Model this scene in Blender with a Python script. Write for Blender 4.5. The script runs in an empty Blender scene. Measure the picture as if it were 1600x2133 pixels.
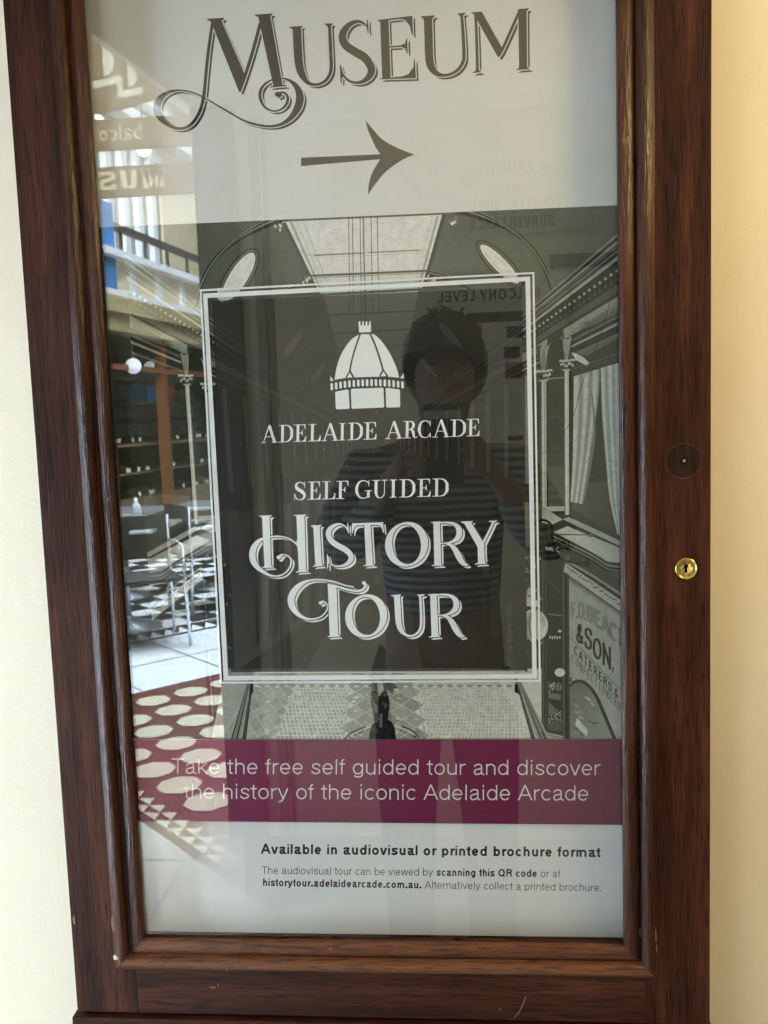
import bpy, bmesh, math, random
from mathutils import Vector, Matrix

random.seed(11)
C = bpy.context.scene.collection
SC = bpy.context.scene

# ---------------------------------------------------------------- camera, lights, exposure
CAM = Vector((0.0, -0.85, 1.45))
ROT = ((0.99607, -0.08466, 0.02613), (0.08146, 0.99107, 0.10555), (-0.03483, -0.10301, 0.99407))
cam = bpy.data.cameras.new('camera')
cam.sensor_fit = 'HORIZONTAL'; cam.sensor_width = 36.0
cam.lens = 36.0 * 1903.27 / 1600.0
cam.clip_start = 0.01; cam.clip_end = 200
cam.dof.use_dof = True; cam.dof.focus_distance = 0.86; cam.dof.aperture_fstop = 36
camo = bpy.data.objects.new('camera', cam); C.objects.link(camo)
r, f, u = [Vector([ROT[k][i] for k in range(3)]) for i in range(3)]
m = Matrix.Identity(4)
for k in range(3):
    m[k][0], m[k][1], m[k][2], m[k][3] = r[k], u[k], -f[k], CAM[k]
camo.matrix_world = m
SC.camera = camo

w = bpy.data.worlds.new('World'); SC.world = w; w.use_nodes = True
bg = w.node_tree.nodes['Background']
bg.inputs[0].default_value = (0.80, 0.88, 1.0, 1); bg.inputs[1].default_value = 0.10

def area(name, loc, target, sx, sy, power, col):
    l = bpy.data.lights.new(name, 'AREA'); l.shape = 'RECTANGLE'; l.size = sx; l.size_y = sy
    l.energy = power; l.color = col
    o = bpy.data.objects.new(name, l); C.objects.link(o)
    o.location = loc
    o.rotation_euler = (Vector(target) - Vector(loc)).to_track_quat('-Z', 'Y').to_euler()
    return o
# daylight falling through the arcade's glass roof, daylight entering the passage from the arcade, warm passage lamp
area('arcade_rooflight', (-1.2, -5.6, 8.4), (-2.3, -6.2, 0), 4.0, 6.8, 17000, (0.78, 0.90, 1.0))
area('arcade_entrance_light', (-1.75, -.55, .98), (-.2, -.12, 1.12), .35, 1.3, 52, (0.68, 0.83, 1.0))
area('passage_ceiling_lamp', (1.1, -.55, 1.98), (.15, -.05, 1.45), .4, .3, 14.5, (1.0, 0.73, 0.32))
area('passage_far_lamp', (.4, -1.5, 2.93), (.4, -1.6, 0), 1.2, .5, 6, (1.0, 0.86, 0.68))

SC.view_settings.view_transform = 'Standard'
SC.view_settings.look = 'None'
SC.view_settings.exposure = 0.0
SC.view_settings.gamma = 1.0
SC.view_settings.use_curve_mapping = False
SC.cycles.max_bounces = 10
SC.cycles.transparent_max_bounces = 24
SC.cycles.caustics_reflective = False
SC.cycles.caustics_refractive = False
SC.cycles.sample_clamp_indirect = 8.0
SC.cycles.use_denoising = True

# ---------------------------------------------------------------- helpers
def lin(v):
    v = v / 255.0
    return v / 12.92 if v <= 0.04045 else ((v + 0.055) / 1.055) ** 2.4
def srgb(r_, g_, b_): return (lin(r_), lin(g_), lin(b_), 1)

def tag(o, label=None, cat=None, group=None, kind=None):
    for k, v in (('label', label), ('category', cat), ('group', group), ('kind', kind)):
        if v: o[k] = v
    return o
def empty(name, loc, label, cat, group=None):
    o = bpy.data.objects.new(name, None); C.objects.link(o); o.location = loc; o.empty_display_size = .05
    return tag(o, label, cat, group)
def link(name, bm, mats, parent=None, smooth=False, origin=None):
    """bmesh in world coordinates -> one mesh object; origin goes to ORIGIN or to the parent's location"""
    me = bpy.data.meshes.new(name)
    bmesh.ops.recalc_face_normals(bm, faces=bm.faces)
    at = Vector(origin) if origin is not None else (world_loc(parent) if parent else Vector((0, 0, 0)))
    bmesh.ops.translate(bm, verts=bm.verts, vec=-at)
    bm.to_mesh(me); bm.free()
    for mm in (mats if isinstance(mats, (list, tuple)) else [mats]): me.materials.append(mm)
    if smooth:
        for p in me.polygons: p.use_smooth = True
    o = bpy.data.objects.new(name, me); C.objects.link(o)
    if parent:
        o.parent = parent; o.location = at - world_loc(parent)
    else: o.location = at
    return o
def world_loc(o):
    v = Vector(o.location); p = o.parent
    while p: v += Vector(p.location); p = p.parent
    return v

def box(bm, x0, x1, y0, y1, z0, z1, bev=0, mi=0):
    vs = [bm.verts.new((x, y, z)) for x in (x0, x1) for y in (y0, y1) for z in (z0, z1)]
    fs = [bm.faces.new([vs[i] for i in q]) for q in ((0,1,3,2),(4,6,7,5),(0,4,5,1),(2,3,7,6),(0,2,6,4),(1,5,7,3))]
    for fc in fs: fc.material_index = mi
    if bev:
        es = list({e for fc in fs for e in fc.edges})
        bmesh.ops.bevel(bm, geom=es, offset=bev, segments=2, profile=.5, affect='EDGES')
    return fs
def prism(bm, pts, n, mi=0):
    """closed outline of 3D points extruded by vector N"""
    n = Vector(n); a = [bm.verts.new(p) for p in pts]; b = [bm.verts.new(Vector(p) + n) for p in pts]
    bm.faces.new(a).material_index = mi; bm.faces.new(b[::-1]).material_index = mi
    for i in range(len(a)):
        j = (i + 1) % len(a); bm.faces.new((a[i], a[j], b[j], b[i])).material_index = mi
def tube(bm, pts, rad, seg=8, mi=0, caps=True):
    pts = [Vector(p) for p in pts]; rings = []
    rr = rad if isinstance(rad, (list, tuple)) else [rad] * len(pts)
    for i, p in enumerate(pts):
        t = (pts[min(i+1, len(pts)-1)] - pts[max(i-1, 0)]).normalized()
        up = Vector((0, 0, 1)) if abs(t.z) < .9 else Vector((1, 0, 0))
        s = t.cross(up).normalized(); q = s.cross(t)
        rings.append([bm.verts.new(p + (s * math.cos(k*2*math.pi/seg) + q * math.sin(k*2*math.pi/seg)) * rr[i]) for k in range(seg)])
    for a, b in zip(rings, rings[1:]):
        for k in range(seg):
            fc = bm.faces.new((a[k], a[(k+1) % seg], b[(k+1) % seg], b[k])); fc.smooth = True; fc.material_index = mi
    if caps:
        bm.faces.new(rings[0][::-1]).material_index = mi; bm.faces.new(rings[-1]).material_index = mi
def lathe(bm, c, prof, axis='z', seg=32, mi=0):
    """PROF: (radius, height) pairs turned about an axis through C"""
    c = Vector(c); rings = []
    for rad, h in prof:
        ring = []
        for k in range(seg):
            a = k * 2 * math.pi / seg; x, y = rad * math.cos(a), rad * math.sin(a)
            v = {'z': Vector((x, y, h)), 'y': Vector((x, -h, y)), 'x': Vector((h, x, y))}[axis]
            ring.append(bm.verts.new(c + v))
        rings.append(ring)
    for a, b in zip(rings, rings[1:]):
        for k in range(seg):
            fc = bm.faces.new((a[k], a[(k+1) % seg], b[(k+1) % seg], b[k])); fc.smooth = True; fc.material_index = mi
    for rg in (rings[0], rings[-1]):
        if len({tuple(round(q, 6) for q in v.co) for v in rg}) > 2: bm.faces.new(rg).material_index = mi

# node helpers
def mat(name):
    mm = bpy.data.materials.new(name); mm.use_nodes = True
    return mm, mm.node_tree.nodes, mm.node_tree.links, mm.node_tree.nodes['Principled BSDF']
def noise(N, L, coord, scale, detail=4, rough=.55, mapscale=None, rot=None):
    n = N.new('ShaderNodeTexNoise'); n.inputs['Scale'].default_value = scale
    n.inputs['Detail'].default_value = detail; n.inputs['Roughness'].default_value = rough
    if mapscale or rot:
        mp = N.new('ShaderNodeMapping')
        if mapscale: mp.inputs['Scale'].default_value = mapscale
        if rot: mp.inputs['Rotation'].default_value = rot
        L.new(coord, mp.inputs['Vector']); coord = mp.outputs[0]
    L.new(coord, n.inputs['Vector'])
    return n.outputs['Fac']
def ramp(N, L, fac, stops):
    r_ = N.new('ShaderNodeValToRGB'); cr = r_.color_ramp
    while len(cr.elements) < len(stops): cr.elements.new(.5)
    for e, (p, c) in zip(cr.elements, stops):
        e.position = p; e.color = c if len(c) == 4 else (*c, 1)
    L.new(fac, r_.inputs[0]); return r_.outputs[0]
def mixc(N, L, fac, a, b, mode='MIX'):
    x = N.new('ShaderNodeMix'); x.data_type = 'RGBA'; x.blend_type = mode
    for sock, v in ((x.inputs[0], fac), (x.inputs[6], a), (x.inputs[7], b)):
        if hasattr(v, 'links'): L.new(v, sock)
        else: sock.default_value = v
    return x.outputs[2]
def bump(N, L, P, h, strength, dist):
    b = N.new('ShaderNodeBump'); b.inputs['Strength'].default_value = strength; b.inputs['Distance'].default_value = dist
    L.new(h, b.inputs['Height']); L.new(b.outputs[0], P.inputs['Normal'])
def coords(N): return N.new('ShaderNodeTexCoord').outputs['Object']

def plain(name, col, rough=.5, metal=0, spec=.5, emit=None, vary=.12, vs=40):
    mm, N, L, P = mat(name)
    co = coords(N); nf = noise(N, L, co, vs, 3)
    c2 = tuple(min(1, x * (1 + vary)) for x in col[:3]) + (1,); c1 = tuple(x * (1 - vary) for x in col[:3]) + (1,)
    L.new(ramp(N, L, nf, [(.3, c1), (.7, c2)]), P.inputs['Base Color'])
    P.inputs['Roughness'].default_value = rough; P.inputs['Metallic'].default_value = metal
    P.inputs['Specular IOR Level'].default_value = spec
    if emit:
        P.inputs['Emission Color'].default_value = (*emit[:3], 1); P.inputs['Emission Strength'].default_value = emit[3]
    return mm

def wood(name, horizontal=False, dark=(.011, .0036, .0021), mid=(.042, .0128, .0066), light=(.098, .0325, .0160), rough=.40, rot=None, coat=.06, bmp=.35):
    mm, N, L, P = mat(name); co = coords(N)
    st = (1, 1, .05) if not horizontal else (.05, 1, 1)
    fine = (1, 1, .06) if not horizontal else (.06, 1, 1)
    if rot: st = (1, 1, .05); fine = (1, 1, .035)
    g1 = noise(N, L, co, 42, 5, .6, st, rot)           # broad figure
    g2 = noise(N, L, co, 260, 4, .65, fine, rot)        # fibres
    g3 = noise(N, L, co, 620, 2, .5, fine, rot)         # pores
    g4 = noise(N, L, co, 9, 3, .5, (1, 1, .6), rot)    # cloudy stain
    base = ramp(N, L, g1, [(.28, dark), (.5, mid), (.74, light)])
    fib = ramp(N, L, g2, [(.3, (.55, .5, .48)), (.62, (1.18, 1.15, 1.1))])
    c = mixc(N, L, .8, base, fib, 'MULTIPLY')
    st_ = ramp(N, L, g4, [(.3, (.72, .7, .7)), (.7, (1.2, 1.2, 1.2))])
    c = mixc(N, L, .8, c, st_, 'MULTIPLY')
    pores = ramp(N, L, g3, [(.36, (.22, .2, .2)), (.46, (1, 1, 1))])
    c = mixc(N, L, .75, c, pores, 'MULTIPLY')
    L.new(c, P.inputs['Base Color'])
    L.new(ramp(N, L, g4, [(.25, (rough - .1,) * 3), (.75, (rough + .14,) * 3)]), P.inputs['Roughness'])
    P.inputs['Specular IOR Level'].default_value = .14
    P.inputs['Coat Weight'].default_value = coat; P.inputs['Coat Roughness'].default_value = .22
    hs = N.new('ShaderNodeMath'); hs.operation = 'ADD'; L.new(g2, hs.inputs[0]); L.new(g3, hs.inputs[1])
    bump(N, L, P, hs.outputs[0], bmp, .0012)
    L.new(P.inputs['Normal'].links[0].from_socket, P.inputs['Coat Normal'])
    return mm

# ---------------------------------------------------------------- materials of the place
def wall_mat(name, base, vary=.04):
    mm, N, L, P = mat(name); co = coords(N)
    n1 = noise(N, L, co, 230, 3, .6); n2 = noise(N, L, co, 3, 3); n3 = noise(N, L, co, 60, 3)
    L.new(ramp(N, L, n2, [(.3, tuple(x * (1 - vary) for x in base)), (.7, tuple(min(1, x * (1 + vary)) for x in base))]), P.inputs['Base Color'])
    P.inputs['Roughness'].default_value = .55; P.inputs['Specular IOR Level'].default_value = .3
    s = N.new('ShaderNodeMath'); s.operation = 'ADD'; L.new(n1, s.inputs[0]); L.new(n3, s.inputs[1])
    bump(N, L, P, s.outputs[0], .14, .002)
    return mm
M_wall = wall_mat('cream_wall_paint', (.76, .68, .52))
M_wall2 = wall_mat('pale_passage_paint', (.66, .62, .50))
M_ceil = plain('ceiling_white', (.7, .68, .62), .7)
M_woodv = wood('stained_wood_upright')
M_woodh = wood('stained_wood_level', True)
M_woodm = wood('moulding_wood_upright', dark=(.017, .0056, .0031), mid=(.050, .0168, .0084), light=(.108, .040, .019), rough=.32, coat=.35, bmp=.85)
M_woodmh = wood('moulding_wood_level_lit', True, dark=(.052, .0185, .0088), mid=(.128, .050, .0225), light=(.235, .102, .048), rough=.30, coat=.35, bmp=.7)  # base colour raised to paint in lamp highlights on the level mouldings
M_bare = plain('bare_chipped_wood', (.20, .12, .065), .6, vary=.3, vs=900)
M_paintfleck = plain('cream_paint_fleck', (.7, .67, .55), .6)
M_black = plain('black_void', (.004, .0035, .003), .8, spec=.1)
M_shadowgap = plain('dark_rebate', (.012, .007, .005), .6)
M_plug = wood('wood_filler_plug', dark=(.009, .0038, .0024), mid=(.024, .0095, .0056), light=(.052, .020, .0115), rough=.5, coat=.05)
M_scribe = plain('scribed_ring_wood', (.115, .045, .02), .5, vary=.5, vs=300)
M_steel = plain('steel', (.40, .40, .41), .35, 1)
def brass():
    mm, N, L, P = mat('polished_brass'); co = coords(N)
    n = noise(N, L, co, 300, 3)
    L.new(ramp(N, L, n, [(.3, (.72, .48, .12)), (.7, (.82, .58, .18))]), P.inputs['Base Color'])
    P.inputs['Metallic'].default_value = 1; L.new(ramp(N, L, noise(N, L, co, 500, 4), [(.3, (.14,) * 3), (.75, (.34,) * 3)]), P.inputs['Roughness'])
    return mm
M_brass = brass()

def glass_mat():
    mm, N, L, P = mat('clear_glass'); N.remove(P)
    out = N['Material Output']
    fr = N.new('ShaderNodeFresnel'); geo = N.new('ShaderNodeNewGeometry')
    io = N.new('ShaderNodeMapRange'); L.new(geo.outputs['Backfacing'], io.inputs[0])
    io.inputs[3].default_value = 1.70; io.inputs[4].default_value = 1 / 1.70
    L.new(io.outputs[0], fr.inputs['IOR'])
    tr = N.new('ShaderNodeBsdfTransparent'); tr.inputs[0].default_value = (.985, .992, .988, 1)
    gl = N.new('ShaderNodeBsdfGlossy'); gl.inputs['Roughness'].default_value = 0.0
    mx = N.new('ShaderNodeMixShader'); L.new(fr.outputs[0], mx.inputs[0]); L.new(tr.outputs[0], mx.inputs[1]); L.new(gl.outputs[0], mx.inputs[2])
    L.new(mx.outputs[0], out.inputs['Surface'])
    return mm
M_glass = glass_mat()

def print_mat(name, grain=0.0, rough=.42):
    """ink on paper: the printed colour is stored per corner of the artwork"""
    mm, N, L, P = mat(name)
    at = N.new('ShaderNodeAttribute'); at.attribute_name = 'tint'
    c = at.outputs['Color']
    if grain:
        co = coords(N); n = noise(N, L, co, 900, 2, .7); n2 = noise(N, L, co, 130, 4, .6)
        g = ramp(N, L, n, [(.25, (1 - grain,) * 3), (.75, (1 + grain,) * 3)])
        c = mixc(N, L, 1.0, c, g, 'MULTIPLY')
        g = ramp(N, L, n2, [(.3, (1 - grain * .5,) * 3), (.7, (1 + grain * .5,) * 3)])
        c = mixc(N, L, 1.0, c, g, 'MULTIPLY')
    else:
        co = coords(N); n2 = noise(N, L, co, 14, 3, .5)
        c = mixc(N, L, 1.0, c, ramp(N, L, n2, [(.3, (.975, .972, .965)), (.7, (1.01, 1.01, 1.01))]), 'MULTIPLY')
    L.new(c, P.inputs['Base Color']); P.inputs['Roughness'].default_value = rough; P.inputs['Specular IOR Level'].default_value = .12
    return mm
M_print = print_mat('printed_ink'); M_photo = print_mat('printed_photograph', .24)
def ink_mat():
    mm, N, L, P = mat('dark_translucent_ink'); out = N['Material Output']
    P.inputs['Base Color'].default_value = (.026, .027, .024, 1); P.inputs['Roughness'].default_value = .5; P.inputs['Specular IOR Level'].default_value = .1
    tr = N.new('ShaderNodeBsdfTransparent'); mx = N.new('ShaderNodeMixShader')
    co = coords(N); n = noise(N, L, co, 12, 2)
    mr = N.new('ShaderNodeMapRange'); L.new(n, mr.inputs[0]); mr.inputs[3].default_value = .72; mr.inputs[4].default_value = .76
    L.new(mr.outputs[0], mx.inputs[0]); L.new(tr.outputs[0], mx.inputs[1]); L.new(P.outputs[0], mx.inputs[2])
    L.new(mx.outputs[0], out.inputs['Surface'])
    return mm
M_ink = ink_mat()

# ---------------------------------------------------------------- the setting
Z0 = 1.45                      # eye height; the case's heights are taken from it
GX0, GX1, GZ0, GZ1 = -.3290, .1445, Z0 - .5130, Z0 + .402     # sight size of the glass
bm = bmesh.new(); box(bm, -1.9, 3.2, .075, .20, 0, 3.0); tag(link('wall', bm, M_wall), kind='structure')
bm = bmesh.new(); box(bm, -.9, 3.2, -2.17, .075, 3.0, 3.1); tag(link('ceiling', bm, M_ceil), kind='structure')

# ---------------------------------------------------------------- the display case
case = empty('display_case', (-.09, .0, Z0 - .62), 'dark stained wooden display case door with moulded edge around a glazed poster', 'display case')
OXL, OXR = -.4046, .2254
JL, JR = -.3400, .1660           # where stiles meet rails
MS = .0318                       # moulding width
RB = Z0 - .5930                  # bottom edge of the door
def board(name, x0, x1, z0, z1, m_):
    bm = bmesh.new(); box(bm, x0, x1, -.004, .018, z0, z1, .0009)
    return link(name, bm, m_, case)
board('stile', OXL, JL, RB, Z0 + .47, M_woodv); board('stile', JR, OXR, RB, Z0 + .47, M_woodv)
board('rail', JL, JR, RB, GZ0 - .0105, M_woodh); board('rail', JL, JR, GZ1 + .0105, Z0 + .47, M_woodh)
bm = bmesh.new(); box(bm, OXL + .003, OXR - .003, .021, .075, Z0 - .72, Z0 + .47); link('carcass', bm, M_woodv, case)
bm = bmesh.new(); box(bm, OXL - .0045, OXR + .003, -.008, .075, Z0 - .76, RB - .0035, .0012); link('plinth', bm, M_woodh, case)
bm = bmesh.new(); box(bm, OXL - .02, OXR + .02, -.160, .075, Z0 + .471, Z0 + .52, .006); link('cornice', bm, M_woodh, case)  # unseen overhang, added deep to shade the top of the poster

PROF = [(.0095, -.0265), (.0095, .0004), (0, .0008), (0, .0035), (.0006, .0052), (.0022, .0064), (.006, .0072), (.0105, .0066), (.0138, .0050), (.0152, .0036), (.0160, .0028),
        (.0166, .0046), (.0174, .0076), (.0190, .0098), (.0215, .0110), (.0245, .0110), (.0272, .0098), (.0296, .0076), (.0311, .0058), (.0318, .0052), (.0318, .0030)]
def smooth_line(pts, n=4):
    out = []
    for i in range(len(pts) - 1):
        p0, p1, p2, p3 = pts[max(i-1, 0)], pts[i], pts[i+1], pts[min(i+2, len(pts)-1)]
        for k in range(n):
            t = k / n
            out.append(tuple(.5 * (2*b + (c - a) * t + (2*a - 5*b + 4*c - d) * t*t + (3*b - a - 3*c + d) * t**3) for a, b, c, d in zip(p0, p1, p2, p3)))
    out.append(tuple(pts[-1])); return out
PROFS = PROF[:4] + smooth_line(PROF[3:11], 3)[1:] + smooth_line(PROF[10:-1], 3)[1:] + PROF[-1:]
def moulding(side, m_):
    bm = bmesh.new(); rows = []
    n = 60
    for k in range(n + 1):
        t = k / n; row = []
        for s, h in PROFS:
            j = (random.random() - .5) * .00012
            if side in 'LR':
                x = GX0 - s if side == 'L' else GX1 + s
                z = (GZ0 - s) * (1 - t) + (GZ1 + s) * t; row.append(bm.verts.new((x, -h - j, z)))
            else:
                z = GZ0 - s if side == 'B' else GZ1 + s
                x = (GX0 - s) * (1 - t) + (GX1 + s) * t; row.append(bm.verts.new((x, -h - j, z)))
        rows.append(row)
    for a, b in zip(rows, rows[1:]):
        for k in range(len(a) - 1):
            fc = bm.faces.new((a[k], a[k+1], b[k+1], b[k])); fc.smooth = True
    return bm
def fleck(bm, c, rx, rz, mi, n=9, y=None):
    """a chip in the finish: an irregular flake 0.2 mm thick following the surface at C"""
    pts = []
    for k in range(n):
        a = 2 * math.pi * k / n; q = random.uniform(.6, 1.15)
        pts.append((c[0] + rx * q * math.cos(a), c[1], c[2] + rz * q * math.sin(a)))
    prism(bm, pts, (0, .0012, 0), mi)
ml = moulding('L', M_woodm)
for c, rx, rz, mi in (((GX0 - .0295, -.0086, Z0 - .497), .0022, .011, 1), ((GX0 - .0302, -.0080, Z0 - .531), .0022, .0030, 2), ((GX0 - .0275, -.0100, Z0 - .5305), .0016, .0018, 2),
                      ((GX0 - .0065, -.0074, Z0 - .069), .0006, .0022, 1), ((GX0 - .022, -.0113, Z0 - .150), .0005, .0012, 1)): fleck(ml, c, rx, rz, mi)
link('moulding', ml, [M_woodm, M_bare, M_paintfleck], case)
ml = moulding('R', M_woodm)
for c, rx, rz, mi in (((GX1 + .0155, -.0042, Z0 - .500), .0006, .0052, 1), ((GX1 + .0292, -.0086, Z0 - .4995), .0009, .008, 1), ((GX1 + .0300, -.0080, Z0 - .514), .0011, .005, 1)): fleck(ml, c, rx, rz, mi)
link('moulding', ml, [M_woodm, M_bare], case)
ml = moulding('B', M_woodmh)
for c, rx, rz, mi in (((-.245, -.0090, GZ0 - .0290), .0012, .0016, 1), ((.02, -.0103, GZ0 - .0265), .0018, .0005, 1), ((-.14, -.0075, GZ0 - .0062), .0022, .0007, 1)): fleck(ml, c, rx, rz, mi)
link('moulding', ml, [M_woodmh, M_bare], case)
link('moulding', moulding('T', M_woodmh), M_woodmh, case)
# scuffs on the flat of the rail and stile
for c, rx, rz in (((-.262, -.0041, Z0 - .564), .0035, .0009), ((-.256, -.0041, Z0 - .561), .0009, .0018), ((.0245, -.0041, Z0 - .581), .0009, .0009), ((OXL + .0035, -.0041, Z0 - .494), .0016, .0055)):
    sc = bmesh.new(); fleck(sc, c, rx, rz, 0); link('scuff', sc, M_bare, case)
sc = bmesh.new(); pts = [(.034 + .016 * k / 8, Z0 - .5915 + .024 * (k / 8) ** 2) for k in range(9)]
prism(sc, [(x - .0004, -.0043, z) for x, z in pts] + [(x + .0004, -.0043, z) for x, z in pts[::-1]], (0, .0005, 0)); link('scratch', sc, M_bare, case)

pane = bmesh.new(); box(pane, GX0 - .006, GX1 + .006, .0002, .0032, GZ0 - .006, GZ1 + .006); gp = link('glass_pane', pane, M_glass, case)
dm = bmesh.new()
for k in range(46):
    x, z, q = random.uniform(GX0 + .01, GX1 - .01), random.uniform(GZ0 + .01, GZ0 + .86), random.uniform(.00012, .00042)
    lathe(dm, (x, .0002, z), [(q, 0), (q * .7, .00008), (0, .0001)], 'y', 6)
for k in range(30):
    x = random.uniform(GX0 + .004, GX1 - .004); lathe(dm, (x, .0002, GZ0 + abs(random.gauss(0, .004)) + .001), [(.0002, 0), (.0002, .00008), (0, .0001)], 'y', 6)
d_ = link('dust_specks', dm, plain('pale_dust', (.5, .48, .44), .8), gp); d_['kind'] = 'stuff'

# keyhole plate, plug of the old lock
kc = Vector((.2032, -.004, Z0 - .1471)); R_ = .0102
def keyhole(n=48, s=1.0):
    out = []
    for k in range(n):
        a = -math.pi / 2 + 2 * math.pi * k / n
        d = Vector((math.cos(a), math.sin(a)))
        # radial distance of the outline round + slot
        cy = .0019; rr_ = .0018
        b = d.y * cy; disc = b * b - (cy * cy - rr_ * rr_)
        t = b + math.sqrt(disc) if disc > 0 and d.y > 0 else 0
        hw, lo, up = .00125, -.0037, .0012
        ts = []
        if abs(d.x) > 1e-9: ts.append(hw / abs(d.x))
        ts.append(lo / d.y if d.y < -1e-9 else (up / d.y if d.y > 1e-9 else 9))
        out.append(d * max(t, min(ts)) * s)
    return out
esc = bmesh.new(); n = 48
prof = [(R_, 0), (R_, .0010), (R_ * .97, .0018), (R_ * .93, .00225), (R_ * .885, .0023), (R_ * .85, .0021), (R_ * .82, .0016), (R_ * .80, .00155)]
rings = [[esc.verts.new(kc + Vector((rad * math.cos(-math.pi/2 + 2*math.pi*k/n), -h, rad * math.sin(-math.pi/2 + 2*math.pi*k/n)))) for k in range(n)] for rad, h in prof]
kh = keyhole(n)
rings.append([esc.verts.new(kc + Vector((p.x * 1.12, -.0016, p.y * 1.08))) for p in kh])
rings.append([esc.verts.new(kc + Vector((p.x, -.0012, p.y))) for p in kh])
rings.append([esc.verts.new(kc + Vector((p.x, -.0001, p.y))) for p in kh])
for a, b in zip(rings, rings[1:]):
    for k in range(n): esc.faces.new((a[k], a[(k+1) % n], b[(k+1) % n], b[k])).smooth = True
plate = link('keyhole_plate', esc, M_brass, case)
kb = bmesh.new(); kb.faces.new([kb.verts.new(kc + Vector((p.x * 1.02, -.00025, p.y * 1.02))) for p in kh]); link('keyhole', kb, M_black, plate)
pc = Vector((.2012, -.004, Z0 - .0486))
bm = bmesh.new(); lathe(bm, pc, [(.0158, 0), (.0158, .00016), (.0153, .0002), (.0, .0002)], 'y', 48); plug = link('filler_plug', bm, M_plug, case)
bm = bmesh.new()
for k in range(64):
    a0, a1 = 2*math.pi*k/64, 2*math.pi*(k+1)/64
    if random.random() < (.25 if .2 < a0 < 1.3 else .06): continue
    w_ = random.uniform(.00008, .00042 if 3.3 < a0 < 5 else .0002); q = .0157 + random.uniform(-.0001, .0001)
    bm.faces.new([bm.verts.new(pc + Vector((rd * math.cos(a), -.00032, rd * math.sin(a)))) for rd, a in ((q - w_, a0), (q + w_, a0), (q + w_, a1), (q - w_, a1))])
link('scribed_ring', bm, M_scribe, plug)
bm = bmesh.new(); lathe(bm, pc + Vector((0, -.0003, 0)), [(.0036, 0), (.0032, .0002), (.0, .0002)], 'y', 24); hole = link('screw_hole', bm, M_black, plug)
bm = bmesh.new(); lathe(bm, pc + Vector((.0004, -.0006, 0)), [(.0013, 0), (.0011, .0003), (.0, .0004)], 'y', 16); link('screw', bm, M_steel, hole)

# ---------------------------------------------------------------- the printed poster
YP = .0200                      # the sheet hangs this far behind the sight edge
def S(px, py, y=YP):
    """a point surveyed on the photograph -> (x, z) on the flat sheet"""
    a, b = (px - 800) / 1903.27, -(py - 1066.5) / 1903.27
    d = [ROT[k][0] * a + ROT[k][1] + ROT[k][2] * b for k in range(3)]
    t = (y - CAM.y) / d[1]
    return (CAM.x + d[0] * t, CAM.z + d[2] * t)

def ink(r_, g_=None, b_=None):
    if g_ is None: g_ = b_ = r_
    return tuple(min(.74, max(.004, lin(q) * 1.22 - .011)) for q in (r_, g_, b_))

def catmull(pts, n=6, closed=False):
    out = []; N_ = len(pts)
    rng = range(N_) if closed else range(N_ - 1)
    for i in rng:
        if closed: p0, p1, p2, p3 = (pts[(i + q) % N_] for q in (-1, 0, 1, 2))
        else: p0, p1, p2, p3 = pts[max(i-1, 0)], pts[i], pts[i+1], pts[min(i+2, N_-1)]
        for k in range(n):
            t = k / n
            out.append(tuple(.5 * (2*b + (c - a)*t + (2*a - 5*b + 4*c - d)*t*t + (3*b - a - 3*c + d)*t**3) for a, b, c, d in zip(p0, p1, p2, p3)))
    if not closed: out.append(tuple(pts[-1]))
    return out
def strip(pts, closed=False, cap=0.0):
    """(x, y, width) centre line -> quads"""
    n = len(pts); L_, R2 = [], []
    for i, p in enumerate(pts):
        a = pts[(i - 1) % n] if closed or i else pts[0]; b = pts[(i + 1) % n] if closed or i < n - 1 else pts[-1]
        dx, dy = b[0] - a[0], b[1] - a[1]; q = math.hypot(dx, dy) or 1
        dx, dy = dx / q, dy / q; ex = 0
        if cap and not closed: ex = -cap if i == 0 else cap if i == n - 1 else 0
        h = p[2] / 2
        L_.append((p[0] - dy * h + dx * ex, p[1] + dx * h + dy * ex)); R2.append((p[0] + dy * h + dx * ex, p[1] - dx * h + dy * ex))
    rng = range(n) if closed else range(n - 1)
    return [[L_[i], L_[(i+1) % n], R2[(i+1) % n], R2[i]] for i in rng]
def brush(pts, n=6, closed=False, grow=0.0):
    c = catmull(pts, n, closed)
    return strip([(x, y, max(.001, w_) + 2 * grow) for x, y, w_ in c], closed, grow)
def rod(x0, y0, x1, y1, w_, w2=None, grow=0.0):
    return strip([(x0, y0, w_ + 2 * grow), (x1, y1, (w2 if w2 is not None else w_) + 2 * grow)], False, grow)
def grown(pts, g):
    if not g: return pts
    n = len(pts); ar = sum(pts[i][0] * pts[(i+1) % n][1] - pts[(i+1) % n][0] * pts[i][1] for i in range(n))
    s = 1 if ar > 0 else -1; out = []
    for i in range(n):
        a, b, c = pts[i-1], pts[i], pts[(i+1) % n]
        def nrm(p, q):
            dx, dy = q[0] - p[0], q[1] - p[1]; l = math.hypot(dx, dy) or 1; return (dy / l * s, -dx / l * s)
        n1, n2 = nrm(a, b), nrm(b, c); d = 1 + n1[0]*n2[0] + n1[1]*n2[1]; d = max(d, .45)
        out.append((b[0] + g * (n1[0] + n2[0]) / d, b[1] + g * (n1[1] + n2[1]) / d))
    return out
def ell(cx, cy, rx, ry, n=28, rot=0, a0=0, a1=2*math.pi):
    c, s = math.cos(rot), math.sin(rot); out = []
    for k in range(n):
        a = a0 + (a1 - a0) * k / (n if abs(a1 - a0 - 2*math.pi) < 1e-6 else n - 1)
        x, y = rx * math.cos(a), ry * math.sin(a); out.append((cx + x*c - y*s, cy + x*s + y*c))
    return out

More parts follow.
